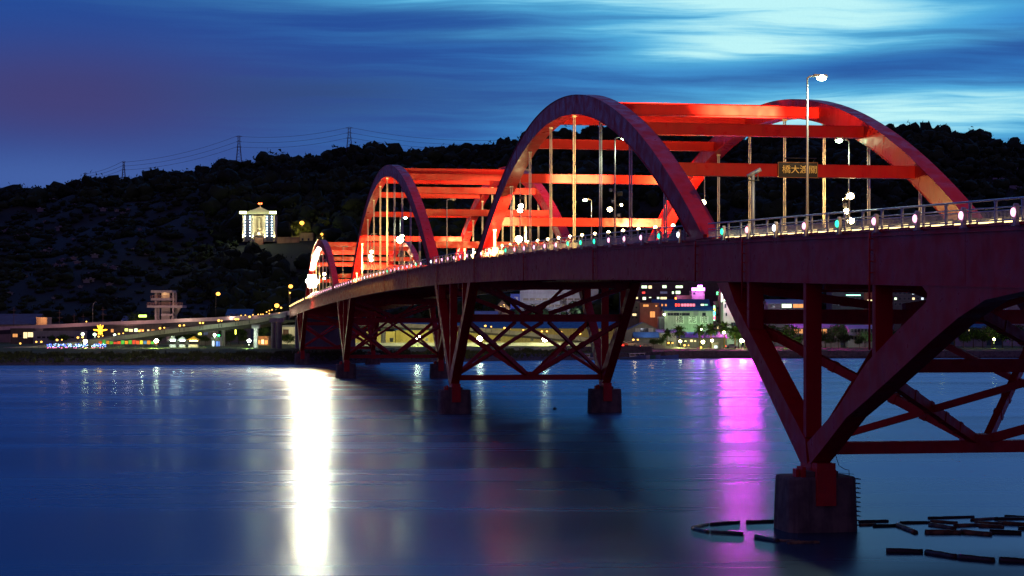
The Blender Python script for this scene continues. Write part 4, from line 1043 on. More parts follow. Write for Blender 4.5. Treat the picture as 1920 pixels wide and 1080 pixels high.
# ------------------------------------------------------------------ ramps and viaducts
def roadway(name, label, path, width, thick, side=1, parapet=.9, pm=None):
    """path of (px, Y, y of the top edge of the near parapet); built along its near edge"""
    pts = [Vector((Ux(a, b_), b_, Uz(c, b_)-parapet)) for a, b_, c in path]
    # resample smoothly
    res = []
    for i in range(len(pts)-1):
        p0, p1, p2, p3 = pts[max(i-1, 0)], pts[i], pts[i+1], pts[min(i+2, len(pts)-1)]
        for k in range(6):
            t_ = k/6; res.append(.5*((2*p1)+(-p0+p2)*t_+(2*p0-5*p1+4*p2-p3)*t_**2+(-p0+3*p1-3*p2+p3)*t_**3))
    res.append(pts[-1])
    def off(d, dz):
        out = []
        for i, p in enumerate(res):
            t_ = res[min(i+1, len(res)-1)]-res[max(i-1, 0)]; t_.z = 0; t_.normalize(); nrm = Vector((t_.y, -t_.x, 0))
            if nrm.y*side < 0: nrm = -nrm
            out.append(p+nrm*d+Vector((0, 0, dz)))
        return out
    def solid(d0, d1, z0, z1):
        a, b_, c, d = off(d0, z0), off(d1, z0), off(d1, z1), off(d0, z1); n = len(a); vs = a+b_+c+d
        fs = [(k*n+i, k*n+i+1, ((k+1) % 4)*n+i+1, ((k+1) % 4)*n+i) for k in range(4) for i in range(n-1)]+[(0, n, 2*n, 3*n), (n-1, 4*n-1, 3*n-1, 2*n-1)]
        b = MB().add(vs, fs); return b
    o = thing(name, label, 'viaduct' if 'viaduct' in name else 'ramp', (0, 0, 0))
    solid(.36, width-.36, -.25, 0).build('road_surface', ASPH, o)
    solid(.15, width-.15, -thick, -.252).build('deck', mat('deck_concrete_shaded', (.045, .045, .05), .85, var=.4, vscale=.3), o)  # shade below the parapet overhang is put into the dark deck colour
    solid(0, .35, -.5, parapet).build('parapet', pm or CONC2, o); solid(width-.35, width, -.5, parapet).build('parapet', pm or CONC2, o)
    return o, res
via_m = mat('parapet_road_glow', (.75, .58, .54), .7, var=.3, vscale=.5)  # glow from the road is put into this pale rosy colour
VP = [(543, 609, 582.5), (524, 640, 585.5), (507, 664, 588), (490, 686, 590.5), (468, 706, 592), (440, 722, 593), (400, 735, 595), (350, 742, 597), (300, 748, 599.5), (200, 755, 603.5), (100, 760, 608), (0, 765, 612.5), (-200, 780, 621), (-500, 800, 632)]
via, vpath = roadway('viaduct', 'long concrete viaduct curving left from the bridge to the hillside road', VP, 9, 2.0, pm=via_m)
RP = [(536, 615, 586), (510, 630, 591), (480, 640, 598), (445, 647, 603), (410, 648, 607), (375, 646, 611), (337, 643, 615), (300, 640, 619.5), (261, 636, 625), (223, 632, 630), (185, 628, 636), (146, 624, 641), (107, 620, 645), (60, 616, 649), (20, 612, 652)]
ramp, rpath = roadway('ramp', 'concrete ramp descending left from the bridge end to the riverside market', RP, 6.5, 1.5)
RR = [(640, 700, 603), (700, 700, 604.5), (860, 700, 611), (920, 700, 617), (980, 700, 622), (1050, 700, 628.5), (1110, 698, 634), (1190, 695, 642), (1262, 692, 650), (1330, 690, 656)]
rr_, rrp = roadway('ramp', 'concrete ramp descending right, crossing in front of the yellow warehouse', RR, 6, 1.3)
VCOL = mat('column_concrete', (.34, .34, .37), .8, var=.4, vscale=.6, streak=.4)
for (px, y0, yb, Y, wpx, lab) in ((511.5, 597, 673, 600, 9.5, 'left one of the two round columns under the bridge end'), (522, 597, 675, 592, 10, 'right one of the two round columns under the bridge end'), (478, 609, 667, 612, 9, 'round column standing in the grass left of the bridge end'),
     (417, 612, 655, 655, 7, 'squat grey column beneath the ramp beside the green light'), (224, 607, 650, 760, 5, 'thin column holding the long viaduct'), (718, 606, 663, 703, 9, 'pale round column between the second and third steel frames'), (22, 616, 650, 768, 6, 'column of the viaduct near the left edge'), (90, 612, 646, 764, 5, 'column of the viaduct behind the left lamps')):
    zt_, zb_ = Uz(y0, Y), Uz(yb, Y); zb_ = min(zb_, lvl(px)-.3); r_ = wpx/2*Y/F
    o = thing('column', lab, 'column', (Ux(px, Y), Y+2, zb_))
    h = zt_-zb_; MB().lathe([(r_, 0), (r_, h-1.4), (r_*1.15, h-1.2)], n=16).build('shaft', VCOL, o); MB().box(-r_*1.6, r_*1.6, -r_*1.3, r_*1.8, h-1.2, h+.1).build('cap', VCOL, o)
# hidden support so nothing floats: wall pier at the bridge end
o = thing('bridge_end_pier', 'broad concrete pier carrying the bridge end', 'pier', P(500, 0, 0), BROT)
MB().box(-1.2, 1.2, -1.5, -W+1.5, 0, zd(500)-GB-.1).build('body', CONC2, o)
# ------------------------------------------------------------------ lamps of the banks
OL = emit('sodium_lamp', (1.0, .42, .06), 4); OS = emit('sodium_lamp_small', (1.0, .50, .09), 3); PL = emit('park_lamp_yellow', (1.0, .86, .38), 60); PG = emit('park_lamp_green', (.72, 1, .62), 16); GRN = emit('green_light', (.03, 1, .15), 12)
PLB = emit('park_lamp_strong', (1.0, .92, .50), 130)
star = [(620, 630, 650, .95, PLB, 6500, 'park lamp shining between the third frame and the shore pier'), (783, 633, 660, 1.0, PLB, 7000, 'park lamp glaring in front of the yellow gable warehouse'), (900, 635, 662, .95, PLB, 6500, 'park lamp just right of the second steel frame leg'),
        (1022, 636, 664, .95, PLB, 6000, 'park lamp seen in the middle of the second steel frame')]
for px, py, Y, r, m_, pw, lb in star: globe_lamp(px, py, Y, r, m_, lb, power=pw*1.8, lc=(.95, .95, .3))
for px, py, Y, r, m_, pw, lb in ((1275.5, 640, 690, .5, PL, 1500, 'park lamp left of the second palm'), (1318, 641, 690, .6, PL, 2500, 'park lamp beneath the third palm'), (1335, 638.5, 700, .5, PL, 900, 'smaller park lamp beside the kiosk'), (1357.5, 623, 705, .42, PL, 600, 'high small lamp by the white balconied house'),
        (1390, 638.5, 690, .6, PLB, 2200, 'left lamp of the bright pair beside the nearest raking leg'), (1396, 638, 694, .6, PLB, 1500, 'right lamp of the bright pair beside the nearest raking leg'), (1407, 641, 690, .55, PL, 1500, 'lamp touching the nearest raking leg'),
        (1469.5, 639.5, 690, .5, emit('park_lamp_amber', (1, .72, .25), 30), 2500, 'amber park lamp between the nearest leg and post'), (1767, 636.5, 695, .42, PL, 1400, 'park lamp seen under the big curved haunch'), (1864, 636, 695, .45, PL, 1600, 'rightmost park lamp before the frame edge'),
        (160, 640, 600, .6, PL, 5000, 'bright yellow lamp above the blue lit fence'), (293, 639, 602, .62, PLB, 6500, 'brightest lamp of the market promenade'), (467, 639, 606, .6, emit('park_lamp_white', (.85, 1, .85), 26), 4500, 'white lamp beside the round column on the grass'),
        (155, 626.5, 640, .5, PG, 600, 'pale green-white lamp left of the flower light'), (177.5, 627, 640, .5, PG, 600, 'pale green-white lamp touching the flower light'), (215, 628, 640, .4, PG, 600, 'small white lamp right of the flower light'), (402.5, 628, 640, .5, PG, 900, 'white lamp joined by a green light at the squat column')):
    globe_lamp(px, py, Y, r, m_, lb, power=pw*(2.6 if px < 500 else 1.1), lc=(.8, .95, .25) if m_ in (PL, PLB) else (.8, 1, .7))
globe_lamp(243, 633, 640, .32, GRN, 'small pure green light over the market', power=150, lc=(.05, 1, .2)); globe_lamp(410, 629, 640, .36, GRN, 'green light beside the white lamp at the squat column', power=200, lc=(.05, 1, .2))
def ramplamp(px, py, Y, r, lab, grp, g): return globe_lamp(px, py, Y, r, OS, lab, name='ramp_lamp', group=grp, ground=g)
for px, py, r in ((38, 644, .34), (68, 641, .34), (77.5, 641, .36), (107, 637.5, .42), (116, 637, .26), (146, 633, .4), (155, 632.5, .32), (185, 631, .34), (192.5, 629.5, .26), (223, 626, .34), (231, 625, .24), (261, 620.5, .4), (268, 620, .26), (300, 615.5, .4), (308, 614.5, .28), (337, 610.5, .4), (345, 610, .34), (375, 605.5, .36), (380.5, 605.5, .34), (410, 601, .44), (415.5, 601.3, .3), (442, 598.5, .42), (446.5, 598.5, .36), (468, 594, .42), (505, 588, .24)):
    ramplamp(px, py, 640, r, 'small orange lamp on a low post along the left ramp', 'orange lamps along the left ramp', float(np.interp(px, [a[0] for a in RP[::-1]], [Uz(a[2], a[1])-.9 for a in RP[::-1]])))
for px, py, r in ((910, 611, .42), (921, 612.5, .28), (946, 615, .42), (956, 616.3, .3), (981, 618.5, .3), (1016, 621.3, .36), (1025.5, 621.3, .36), (1052, 622.7, .42), (1087.5, 626, .42), (1164, 633, .36), (1187.5, 637, .4), (1196, 637, .34), (1253.5, 643, .4), (1261, 643, .34), (1283.5, 647.5, .44), (1291, 647.5, .26), (1314.5, 651.5, .38)):
    ramplamp(px, py, 697, r, 'small orange lamp on a low post along the right ramp', 'orange lamps along the right ramp', float(np.interp(px, [a[0] for a in RR], [Uz(a[2], a[1])-.9 for a in RR])))
for px, py, Y, r, lb, g, am in ((409, 551, 738, .8, 'tall orange street lamp standing on the long viaduct', Uz(596, 738), .9), (519, 573, 640, .8, 'orange street lamp at the meeting of viaduct and bridge', Uz(586, 640), .4), (545, 537, 618, .7, 'high orange street lamp left of the dazzling floodlights', Uz(577, 618), .6), (527, 577, 632, .34, 'small orange lamp right of the viaduct junction lamp', Uz(584, 632), 0), (543.5, 549, 622, .3, 'small orange lamp below the high orange lamp at the bridge end', Uz(577, 622), .0),
        (162, 603, 758, .3, 'small red-orange lamp on the viaduct parapet', Uz(607, 758), 0), (1135.5, 589.5, 790, .34, 'red-orange lamp in front of the white tower block', 3.5, 0)):
    globe_lamp(px, py, Y, r, OL if r > .4 else OS, lb, 'street lamp', 'street_lamp', ground=g, arm=am, power=1500 if r > .4 else 0, lc=(1, .5, .12))
# glowing road edge on the viaduct: small orange reflector lamps
for i, (px, y) in enumerate(((452, 592.5), (460, 592), (474, 591.3), (484, 590.8), (489, 590.5), (493, 590.3), (500, 586), (505, 583.5), (510, 582))):
    Yv = float(np.interp(px, [400, 440, 468, 490, 507, 524], [735, 722, 706, 686, 664, 640]))
    globe_lamp(px, y-1, Yv-.6, .24, OS, 'tiny orange light on the viaduct parapet near the bridge', 'light', 'parapet_light', 'tiny orange lights on the viaduct parapet', ground=Uz(y+2, Yv))
light('road_glow', U(430, 588, 724), 1500, (1, .75, .6), None, 1); light('road_glow', U(330, 592, 737), 1500, (1, .75, .6), None, 1); light('road_glow', U(240, 597, 744), 1000, (1, .6, .5), None, 1); light('road_glow', U(120, 602, 750), 800, (1, .5, .45), None, 1); light('road_glow', U(480, 584, 697), 1800, (1, .6, .35), None, 1)
ul = thing('street_lamp', 'unlit curved street lamp on the viaduct left of the flower light', 'street lamp', (Ux(174, 757), 757, Uz(605, 757)))
MB().tube([(0, 0, -.3), (0, 0, 6.4), (.3, 0, 7.6), (1.0, 0, 8.1)], .09, 6).build('pole', POLEM, ul); MB().box(.9, 1.6, -.12, .12, 8.02, 8.16).build('lamp_head', POLEM, ul)
for px, yt, Yv, lb in ((111.5, 581, 790, 'wooden utility pole with crossarms right of the gabled warehouse'), (193, 575, 770, 'tallest utility pole, two crossarms, above the flower light'), (139, 587, 792, 'thin utility pole between the warehouse and the red-orange lamp'), (156, 588, 795, 'thin utility pole behind the red-orange lamp'), (26, 576, 770, 'utility pole in front of the gabled warehouse')):
    z0, z1 = 3.0, Uz(yt, Yv); o = thing('utility_pole', lb, 'utility pole', (Ux(px, Yv), Yv, z0)); h = z1-z0
    MB().tube([(0, 0, 0), (0, 0, h)], .16, 6, r2=.1).build('pole', mat('pole_wood', (.16, .10, .08), .8), o); MB().box(-.9, .9, -.06, .06, h-1.3, h-1.15).box(-.7, 1.4, -.06, .06, h-3.3, h-3.15).build('crossarm', MATS['pole_wood'], o)

# ------------------------------------------------------------------ left bank: tower, warehouse, market
tw_ = thing('lookout_tower', 'concrete lookout tower of stacked platforms with a slanted strut', 'tower', (Ux(312, 775), 775, 4))
TC = wallmat('lookout', (.42, .36, .38)); k = 775/F
def bx(m, xa, xb, ya, yb, d0, d1): return m.box((xa-312)*k, (xb-312)*k, d0, d1, Uz(yb, 775)-4, Uz(ya, 775)-4)
b = MB(); bx(b, 290, 293.5, 548, 640, 0, 1); bx(b, 323, 326, 548, 640, 0, 1); bx(b, 290, 293.5, 548, 640, 6, 7); bx(b, 323, 326, 548, 640, 6, 7); bx(b, 300, 316, 548, 640, 3, 5); b.build('column', TC, tw_)
for ya, yb, xa, xb in ((544.5, 549, 284, 323.5), (559, 563.5, 284, 322.5), (572.5, 577, 277, 343), (588.5, 592, 303, 326)):
    b = MB(); bx(b, xa, xb, ya, yb, -1.5, 8.5); b.build('platform', TC, tw_)
b = MB()
for (xa, xb, y0) in ((284, 322.5, 554), (277, 343, 567.5)):
    bx(b, xa, xb, y0, y0+.7, -1.5, -1.3); n_ = int((xb-xa)/3)
    for i in range(n_+1): q = xa+(xb-xa)*i/n_; bx(b, q-.25, q+.25, y0, y0+5, -1.5, -1.35)
b.build('railing', mat('tower_rail', (.35, .18, .14), .6), tw_)
MB().beam(((334-312)*k, 3, Uz(577, 775)-4), ((318-312)*k, 3, Uz(604, 775)-4), 1.2, 1.2).build('strut', TC, tw_)
b = MB(); bx(b, 303, 304, 538, 544.4, 3, 3.2); bx(b, 302.4, 305.2, 538, 538.7, 3, 3.2); b.build('mast', DARKM, tw_)
light('tower_light', (Ux(307, 775), 776.5, Uz(552, 775)), 160, (1, .6, .25), None, .3); light('tower_light', (Ux(333, 775), 774.6, Uz(570.3, 775)), 120, (1, .55, .25), None, .3); light('tower_light', (Ux(308, 775), 762, Uz(603, 775)), 2600, (1, .62, .5), None, 1)
building('gabled warehouse with a warm lit porch at the left edge', 'warehouse', -22, 67, 589, 792, 20, wallmat('leftware', (.34, .28, .26)), 'gable', GREYR, rh=4.2, name='warehouse')
pch = building('warm lit porch on the end of the gabled warehouse', 'porch', 68, 88, 598, 788, 8, wallmat('porch', (.6, .42, .3)), 'flat', wallmat('porch', (.6, .42, .3)), name='porch'); light('porch_light', U(79, 600, 785), 500, (1, .5, .2), None, .4)
building('low dark roofed hall behind the viaduct, left of the lookout tower', 'hall', 228, 272, 593, 790, 14, wallmat('darkhall', (.12, .12, .14)), 'gable', GREYR, rh=2.4, name='hall')
building('blue-grey roofed house above the viaduct, right of the tall orange lamp', 'house', 425, 470, 580, 790, 12, wallmat('bluehouse', (.14, .15, .18)), 'gable', BLUER, rh=2.4, wins=grid(430, 466, 588, 594, 4, 1, 4, 4, .2, (ORW,)), name='house')
neon('small lime green lit sign beside trees left of the lookout tower', 260, 275, 590, 595, 770, emit('sign_lime', (.7, 1, .15), 4))
building('long pale building under the viaduct behind the market', 'building', 62, 150, 624, 735, 12, wallmat('palemarket', (.30, .30, .36)), 'flat', wallmat('palemarket', (.30, .30, .36)), wins=[(70+i*9, 631, 76+i*9, 634, GLASSD) for i in range(8)], name='building')
building('restaurant block with a glowing window wall at the left', 'restaurant', 20, 66, 619, 738, 12, wallmat('rest', (.12, .10, .10)), wins=[(44, 623, 51, 634, WARMW), (52, 623, 62, 632, WARMW), (24, 626, 33, 632, ORW), (36, 628, 41, 632, GLASSD)], name='restaurant')
building('market hall with yellow-green lit windows under the viaduct', 'hall', 196, 300, 612, 745, 14, wallmat('mhall', (.16, .13, .12)), wins=[(208, 617, 213, 623, ORW), (234, 616, 240, 621, emit('window_lime', (.8, 1, .2), 2)), (242, 617, 249, 622, WARMW), (252, 616, 258, 622, GREENW), (262, 617, 270, 622, ORW), (276, 618, 280, 624, WARMW), (284, 618, 290, 624, ORW)], name='hall')
building('shop row with yellow and green lights under the ramp', 'shop row', 318, 400, 616, 700, 12, wallmat('shoprow', (.26, .26, .22)), wins=[(326, 620, 331, 628, emit('window_pink', (1, .25, .35), 1.2)), (340, 619, 350, 624, GREENW), (352, 621, 360, 627, WARMW), (366, 619, 371, 625, WARMW), (382, 622, 390, 628, DIMW), (321, 630, 328, 634, GREENW)], name='shop_row')
neon('tall yellow glowing sign above the market stalls', 371.5, 378, 617, 628, 690, emit('sign_yellow', (.95, 1, .1), 5)); neon('thin yellow-green upright sign near the round column', 440.5, 443, 618, 627, 700, emit('sign_yellow', (.95, 1, .1), 5))
building('white and blue kiosk by the squat column', 'kiosk', 396, 413, 636, 660, 5, wallmat('kiosk', (.5, .55, .6)), wins=[(405, 640, 412, 650, emit('kiosk_blue', (.15, .35, 1), 1)), (398, 639, 403, 650, COOLW)], name='kiosk')
building('small shops with orange lights right of the white lamp', 'shop', 480, 503, 634, 690, 7, wallmat('oshop', (.4, .25, .15)), wins=[(482, 638, 488, 644, ORW), (490, 637, 495, 645, WARMW), (497, 638, 502, 645, ORW)], name='shop')
light('shop_light', U(490, 636, 686), 900, (1, .5, .2), None, .5)
# market tents
for px, w_, col_, em, lb in ((324, 15, (.75, .8, .75), (.75, 1, .85), 'left white market tent glowing inside'), (342, 16, (.75, .8, .75), (.75, 1, .8), 'middle white market tent glowing inside'), (363, 25, (.75, .45, .05), (1, .8, .3), 'orange canopy market stall')):
    o = thing('market_tent', lb, 'tent', (Ux(px, 628), 628, 4.0)); hw = w_/2*628/F
    MB().add([(-hw, -1.6, 2.4), (hw, -1.6, 2.4), (hw, 1.6, 2.4), (-hw, 1.6, 2.4), (0, 0, 3.7)], [(0, 1, 4), (1, 2, 4), (2, 3, 4), (3, 0, 4), (3, 2, 1, 0)]).build('canopy', mat('tent_%d' % px, col_, .7), o)
    for sx in (-1, 1):
        for sy in (-1, 1): MB().box(sx*hw-.05, sx*hw+.05, sy*1.6-.05, sy*1.6+.05, 0, 2.4).build('leg', DARKM, o)
    MB().box(-hw*.7, hw*.7, -.9, .9, 0, .9).build('counter', wallmat('counter', (.6, .6, .6)), o)
    MB().box(-hw*.6, hw*.6, -.15, .15, 2.15, 2.3).build('lamp_tube', emit('tent_tube_%d' % px, em, 30), o); light('tent_light', (0, -1.9, 2.2), 450, em, o, .4)
# flower light
fl = thing('flower_light', 'big glowing orange flower shaped light over the market', 'light', (Ux(188, 655), 655, 4.0)); zc = Uz(620, 655)-4
MB().tube([(0, .2, 0), (0, .2, zc-1)], .08, 6).build('post', DARKM, fl)
pet = MB()
for a in (90, 62, 8, 172, 118, -60, -120, -90):
    L = 2.5 if a in (8, 172) else (2.2 if a > 0 else 1.5); cx, cz = math.cos(R(a))*L*.5, math.sin(R(a))*L*.5
    m4 = Matrix.Translation((cx, 0, zc+cz)) @ Matrix.Rotation(-R(a), 4, 'Y'); s_ = MB().sphere((0, 0, 0), 1, 10, 6, (L*.5, .12, .26)); pet.add([m4 @ Vector(v) for v in s_.v], s_.f, True)
pet.sphere((0, 0, zc), .8, 12, 8, (1, .3, 1)); pet.build('petal', emit('flower_orange', (1, .42, .02), 4), fl); light('flower_glow', (0, -1.5, zc), 500, (1, .5, .1), fl, .6)
# blue lit fence
lf = thing('light_fence', 'low fence wound with blue and violet lights above the grass', 'fence', (Ux(145, 606), 606, 4.0))
LB_, LV_, LPk = emit('blue_leds', (.08, .16, 1), 7), emit('pale_blue_leds', (.35, .6, 1), 7), emit('pink_leds', (1, .2, .45), 5)
rb = MB(); b1_, b2_, b3_ = MB(), MB(), MB()
for (xa, xb) in ((91, 166), (174, 200)):
    q = xa
    rb.box(Ux(xa, 606)-lf.location.x, Ux(xb, 606)-lf.location.x, .1, .2, .2, .3)
    while q < xb:
        X_ = Ux(q, 606)-lf.location.x; rb.box(X_-.04, X_+.04, .1, .2, -.2, 1.4)
        for j in range(9):
            bb = random.choice((b1_, b1_, b2_, b2_, b3_)); xx = X_+random.uniform(-.6, .6); zz = (random.uniform(.5, 1.45) if bb is not b3_ else random.uniform(.1, .4)); bb.box(xx-.09, xx+.09, -.05, .06, zz-.06, zz+.06)
        q += 5.5
rb.build('rail', DARKM, lf); b1_.build('blue_string', LB_, lf); b2_.build('pale_string', LV_, lf); b3_.build('pink_string', LPk, lf)
light('fence_glow', (0, -1, 1), 150, (.2, .3, 1), lf, 1)
# coloured screens along the promenade
for i, px in enumerate(range(188, 294, 7)):
    c_ = [(.7, .08, .04), (.06, .4, .08), (.7, .25, .03), (.08, .35, .05), (.6, .05, .05)][i % 5] if px < 262 else [(.7, .1, .05), (.75, .6, .05), (.05, .15, .6), (.75, .2, .04), (.1, .5, .1)][i % 5]
    nm = ['red', 'green', 'orange', 'dark green', 'crimson'][i % 5] if px < 262 else ['bright red', 'yellow', 'blue', 'tangerine', 'leaf green'][i % 5]
    o = thing('banner', nm+' cloth banner on posts behind the market promenade', 'banner', (Ux(px, 618), 618, 4.0), 0, nm+' banners behind the promenade')
    h = random.uniform(1.9, 2.6); MB().box(-.5, .5, -.02, .02, 1.2, h).build('cloth', mat('banner_'+nm.replace(' ', '_'), c_, .8), o); MB().box(-.56, -.5, -.04, .04, 0, h+.1).box(.5, .56, -.04, .04, 0, h+.1).build('post', DARKM, o)
light('promenade_light', U(265, 640, 612), 900, (1, .85, .5), None, .3); light('promenade_light', U(215, 640, 612), 500, (1, .8, .5), None, .3)
# low promenade fence
pf = thing('promenade_fence', 'long dark railing along the edge of the market promenade', 'fence', (Ux(300, 600), 600, 4.0)); b = MB()
xa, xb = Ux(60, 600)-pf.location.x, Ux(470, 600)-pf.location.x; b.box(xa, xb, -.05, .05, .9, .97).box(xa, xb, -.03, .03, .45, .5)
q = xa
while q < xb: b.box(q-.04, q+.04, -.04, .04, -.1, .95); q += 2.0
b.build('rail', DARKM, pf)

# ------------------------------------------------------------------ hillside temple, sheds, tombs, houses
Yt = onhill(483, 459)
tt = thing('temple', 'white floodlit hillside temple with glowing eaves and a red roof ornament', 'temple', (Ux(485, Yt), Yt, Uz(456, Yt)-1)); k = Yt/F
TW_ = wallmat('temple', (.66, .58, .42)); ROOFY = mat('temple_roof', (.42, .45, .30), .6, var=.3, vscale=.3)
def tb_(m, xa, xb, ya, yb, d0, d1): return m.box((xa-485)*k, (xb-485)*k, d0, d1, (457-yb)*k+1-(1 if yb > 456 else 0), (457-ya)*k+1)
b = MB(); tb_(b, 455, 515, 403, 454, 1.2, 12); b.build('wall', TW_, tt)
for xc in (455.5, 474, 496.5, 514.5):
    b = MB(); b.tube([((xc-485)*k, .2, 3.2), ((xc-485)*k, .2, (457-404)*k+1)], .5, 10, r2=.4); b.build('column', mat('temple_column', (.75, .70, .55), .6), tt)
for (xa, xb) in ((459, 470), (499, 511)):
    b = MB(); tb_(b, xa, xb, 404, 453, .9, 1.19); b.build('window_bay', mat('temple_bay', (.05, .05, .07), .3), tt)
DOT = emit('temple_dot', (.55, .8, 1), 16)
for xc in (459.3, 468.5, 500.5, 509.3):
    b = MB()
    for j in range(8): b.sphere(((xc-485)*k, .45, (457-(407+j*5.15))*k+1), .26, 8, 6)
    b.build('light_string', DOT, tt)
hw = 33.5*k; z0 = (457-402.5)*k+1
b = MB().add([(-hw, -1.5, z0), (hw, -1.5, z0), (hw, 13, z0), (-hw, 13, z0), (-2*k, 5.5, z0+14*k), (2*k, 5.5, z0+14*k)], [(0, 1, 5, 4), (2, 3, 4, 5), (1, 2, 5), (3, 0, 4), (3, 2, 1, 0)]); b.build('roof', ROOFY, tt)
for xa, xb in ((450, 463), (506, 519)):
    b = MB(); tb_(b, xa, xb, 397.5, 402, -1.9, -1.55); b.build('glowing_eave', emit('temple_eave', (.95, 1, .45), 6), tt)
b = MB(); tb_(b, 484.2, 486.2, 383, 389, 5.3, 5.7); b.build('finial', TW_, tt)
b = MB().sphere((-.55, 5.5, (457-381.5)*k+1), .5, 8, 6).sphere((.75, 5.5, (457-381.5)*k+1), .5, 8, 6); b.build('red_ornament', emit('temple_red', (1, .12, .03), 9), tt)
b = MB(); tb_(b, 480, 491, 407, 435, .8, 1.15); b.build('niche', mat('temple_niche', (.25, .22, .16), .7), tt)
b = MB().sphere(((486-485)*k, .5, (457-420)*k+1), 1, 10, 8, (.55, .3, 3.0)).sphere(((486-485)*k, .45, (457-407)*k+1), .45, 8, 6).sphere(((486-485)*k, .4, (457-429)*k+1), .9, 10, 8, (1.1, .4, .8)); b.build('relief', mat('temple_relief', (.6, .55, .42), .6), tt)
b = MB().prism([(-9*k, 18*k), (9*k, 18*k), (0, 24*k)], -.6, .7); b.build('porch_gable', mat('porch_gable', (.22, .20, .18), .7), tt)
b = MB(); tb_(b, 478, 494, 447, 460, -.3, .6); b.build('porch', wallmat('tporch', (.4, .22, .15)), tt)
for xc in (455.5, 474, 496.5, 514.5): light('uplight', ((xc-485)*k, -.9, 3.3), 1100, (1, .85, .4), tt, .25, 70, ((xc-485)*k, .4, 12))
light('uplight', ((486-485)*k, -1.2, 6.5), 700, (1, .85, .45), tt, .3); light('roof_wash', (0, -9, z0+3), 7500, (1, .95, .5), tt, .6)
for (px, py, w_, h_, wc, rc, lb) in ((431, 441, 20, 6, (.06, .09, .09), (.04, .13, .13), 'small green roofed pavilion left of the temple'), (512, 491, 23, 8, (.10, .07, .10), (.22, .26, .34), 'small shed with a pale tin roof below the temple')):
    Yh = onhill(px, py+6); building(lb, 'shed', px-w_/2, px+w_/2, py-h_/2-2, Yh, 6, wallmat('h%d' % px, wc), 'gable', mat('roof_h%d' % px, rc, .6), ybase=py+8, rh=1.6, name='hill_shed')
Yh = onhill(568, 452); building('yellow lit retaining house beside the hillside lamps', 'house', 562, 586, 439, Yh, 8, wallmat('ylit', (.60, .45, .18)), 'flat', wallmat('ylit', (.60, .45, .18)), ybase=460, wins=[(566, 447, 569, 451, GLASSD), (577, 447, 580, 451, GLASSD)], name='house')
building('low terrace wall between the temple and the orange hillside lamps', 'wall', 519, 561, 447, onhill(540, 455), 2, wallmat('terr', (.35, .22, .14)), ybase=462, name='terrace_wall')
HOL = emit('hill_lamp_amber', (1, .42, .05), 4)
for px, py, lb, gy in ((566, 418, 'orange hillside lamp above the yellow lit house', 442), (605, 440, 'brightest orange hillside lamp, just above the farthest arch', 462)):
    Y_ = onhill(px, gy)-6; globe_lamp(px, py, Y_, 1.25, HOL, lb, 'street lamp', 'street_lamp', ground=Uz(gy, Y_), power=9000, lc=(1, .55, .12))
# tombs
tbm = MB().box(-1.5, 1.5, 0, .5, 0, 1.3).box(-.5, .5, -.1, 0, .2, 2.0).box(-2.0, 2.0, -.4, .9, 1.3, 1.55)
t0_ = tbm.build('tomb', mat('tomb_stone', (.22, .23, .24), .8)); tag(t0_, 'small pale tomb among dark shrubs on the left hillside', 'tomb', 'tombs scattered over the left hillside')
spots = [(100, 379, 1.3), (75, 397, 1.4), (41, 403, 1), (85, 418, .8), (113, 433, 1.5), (70, 431, .9), (8, 431, 1.1), (10, 437, 1), (33, 446, .9), (50, 443, .9), (66, 444, .9), (81, 440, .6), (4, 460, 1), (15, 461, 1.1), (64, 474, .9), (80, 475, 1.2), (84, 479, 1.6), (92, 471, 1), (118, 491, 1), (105, 500, .9), (120, 500, .9), (138, 487, .9), (145, 495, .9), (160, 461, 1.2), (178, 483, 1), (193, 396, 1.1), (219, 397, .8), (240, 395, .8), (230, 402, .8), (140, 386, .8), (3, 377, 1), (18, 378, .8), (276, 478, 1.1), (212, 505, 1), (262, 432, .7), (200, 420, 1.2), (216, 416, 1.3), (228, 441, 1), (242, 441, 1), (170, 528, 1), (162, 530, .9), (205, 536, .8), (212, 565, 1), (100, 560, .5), (19, 552, .7), (196, 499, .7), (137, 450, .6), (96, 443, .6), (250, 470, .7), (167, 515, .6), (130, 508, .6), (48, 520, .7), (150, 540, .7), (60, 500, .7), (33, 480, .7)]
first_ = True
for px, py, s_ in spots:
    o = t0_ if first_ else t0_.copy()
    if not first_: C.objects.link(o)
    first_ = False
    Y_ = onhill(px, py); o.location = (Ux(px, Y_-3), Y_-3, Uz(py, Y_)-.2); q = s_*1.15; o.scale = (q, q, q); o.rotation_euler[2] = random.uniform(-.5, .5)
hb_ = MB().box(-4, 4, 0, 6, -3, 3.2).box(-4.2, 4.2, -.1, 6.2, 3.2, 3.5); h0 = hb_.build('hill_house', mat('hill_house_wall', (.30, .32, .38), .8, var=.4, vscale=.3)); tag(h0, 'small pale house on the dark hill at the right', 'house', 'small houses on the right hillside')
first_ = True
